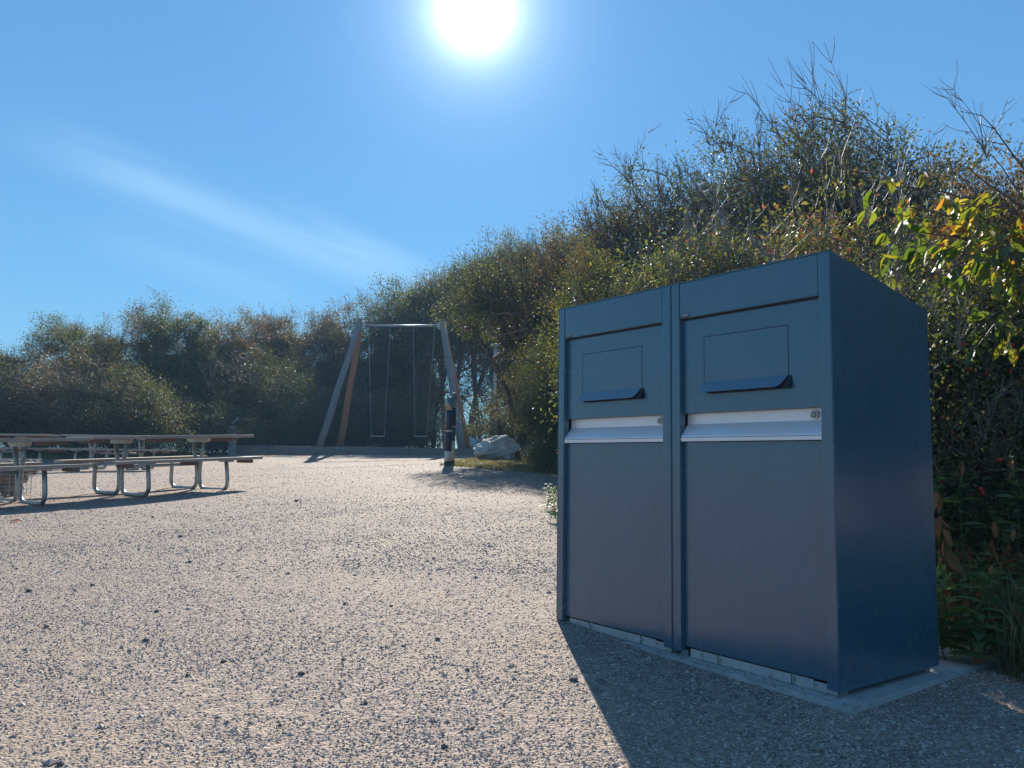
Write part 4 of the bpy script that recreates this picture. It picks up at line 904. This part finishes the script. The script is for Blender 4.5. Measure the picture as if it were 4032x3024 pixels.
# ------------------------------------------------------------------ distant walker with a pink backpack
def person():
    x, y = dpos(1021, 36.5); z = float(zg(x, y)); me = bpy.data.meshes.new('body')
    J = [(0, 0, .95), (0, 0, 1.15), (0, .01, 1.38), (0, .01, 1.50), (0, .0, 1.66), (.19, 0, 1.38), (.26, .02, 1.10), (.24, -.10, .88), (-.19, 0, 1.38), (-.27, .02, 1.10), (-.25, .08, .86),
         (.10, 0, .92), (.11, -.08, .50), (.11, .05, .09), (.11, -.08, .04), (-.10, 0, .92), (-.11, .10, .50), (-.11, .16, .10), (-.11, .04, .04)]
    E_ = [(0, 1), (1, 2), (2, 3), (3, 4), (2, 5), (5, 6), (6, 7), (2, 8), (8, 9), (9, 10), (0, 11), (11, 12), (12, 13), (13, 14), (0, 15), (15, 16), (16, 17), (17, 18)]
    rad = [.15, .14, .16, .06, .10, .075, .05, .035, .075, .05, .035, .10, .065, .045, .05, .10, .065, .045, .05]
    me.from_pydata(J, E_, []); me.materials.append(M['coat']); o = bpy.data.objects.new('person', me); col.objects.link(o); o.location = (x, y, z)
    o.modifiers.new('skin', 'SKIN'); o.modifiers.new('sub', 'SUBSURF').levels = 1
    o.modifiers['sub'].render_levels = 1
    for i, v in enumerate(me.skin_vertices[0].data): v.radius = (rad[i], rad[i]*(.75 if i < 3 else 1)); v.use_root = (i == 0)
    tag(o, 'person in dark clothes with a pink backpack walking beyond the swing', 'person')
    b = BM(); b.box(-.15, .15, -.30, -.13, 1.02, 1.44, .06, 3); b.build('backpack', M['pink'], o)
    b = BM(); b.lathe([(.02, 1.80), (.09, 1.775), (.115, 1.70), (.11, 1.62), (.05, 1.56)][::-1], 14); b.build('hair', M['hair'], o)
person()

# ------------------------------------------------------------------ larger loose stones and a fallen leaf
SG = 'larger dark stones loose on the gravel'
sm = [rock_mesh('loose_stone', 1, .8, .62, 60+i, noise_mat('dark_stone_%d' % i, (.07, .07, .075), (.17, .155, .15), 30, .8), 1, .4, .6) for i in range(3)]
for i, (u, v, s) in enumerate(((315, 1385, .017), (482, 1430, .016), (650, 1457, .016), (406, 1460, .014), (338, 1322, .016), (100, 1355, .018), (62, 1278, .020), (131, 1652, .014), (845, 1310, .013), (410, 1215, .018), (745, 1305, .014),
                             (1240, 1470, .020), (1010, 1448, .013), (960, 1615, .013), (200, 1265, .018), (390, 1160, .022), (330, 1118, .02), (945, 1382, .014), (790, 1520, .012), (640, 1083, .03))):
    r_ = ray(u, v); t = 2.
    for _ in range(40):
        p = Vector((r_.x*t, r_.y*t, CAMZ+r_.z*t)); t += (p.z-float(zg(p.x, p.y)))/-r_.z*.7
    o = link('loose_stone', sm[i % 3]); o.location = p+Vector((0, 0, s*.3)); o.scale = (s, s, s); o.rotation_euler = (0, 0, i*1.7)
    tag(o, 'dark angular stone lying loose on the pale gravel', 'stone', SG)
r_ = ray(22, 1128); t = 5.
for _ in range(40):
    p = Vector((r_.x*t, r_.y*t, CAMZ+r_.z*t)); t += (p.z-float(zg(p.x, p.y)))/-r_.z*.7
V, Fc = leaf_arrays_fine(np.array([[0, 0, .01], [.03, .02, .012]]), unit(np.array([[1., .2, .15], [-.3, 1, .3]])), unit(np.array([[0, -.3, 1.], [.3, -.3, 1]])), np.array([.09, .07]), np.array([.06, .05]))
o = link('fallen_leaf', mesh_np('fallen_leaf', V, Fc, M['leaf_dead'])); o.location = p
tag(o, 'orange fallen leaf on the gravel by the left edge', 'leaf')

# ------------------------------------------------------------------ faint sea haze in the air
hm = bpy.data.materials.new('haze'); hm.use_nodes = True; t = NT(hm.node_tree); t.n.clear()
pv = t.a('ShaderNodeVolumePrincipled'); pv.inputs['Color'].default_value = (.40, .70, 1, 1); pv.inputs['Density'].default_value = .0013; pv.inputs['Anisotropy'].default_value = .1
t.l.new(pv.outputs[0], t.a('ShaderNodeOutputMaterial').inputs['Volume'])
b = BM(); b.box(-60, 60, -20, 60, -3.2, 9.5); tag(b.build('haze', hm), kind='stuff')

# fallen leaves gathered at the foot of the bushes
n = 170; ang = rng.random(n)*6.28; xx = 1.75+rng.random(n)**.7*1.6; yy = 2.2+rng.random(n)*1.6; k_ = (xx > 1.95) | (yy < 2.9); xx, yy, ang = xx[k_], yy[k_], ang[k_]; n = len(xx)
C = np.stack([xx, yy, zg(xx, yy)+.008], 1); Dv = unit(np.stack([np.cos(ang), np.sin(ang), .15*np.ones(n)], 1)); N = unit(np.array([[0, 0, 1.]])+rng.normal(size=(n, 3))*.3); L = rng.uniform(.02, .045, n)
V, Fc = leaf_arrays_fine(C, Dv, N, L, L*.5)
tag(link('leaf_litter', mesh_np('leaf_litter', V, Fc, M['leaf_dead'])), 'small brown dead leaves scattered on the gravel at the foot of the herbs', 'leaf litter', kind='stuff')
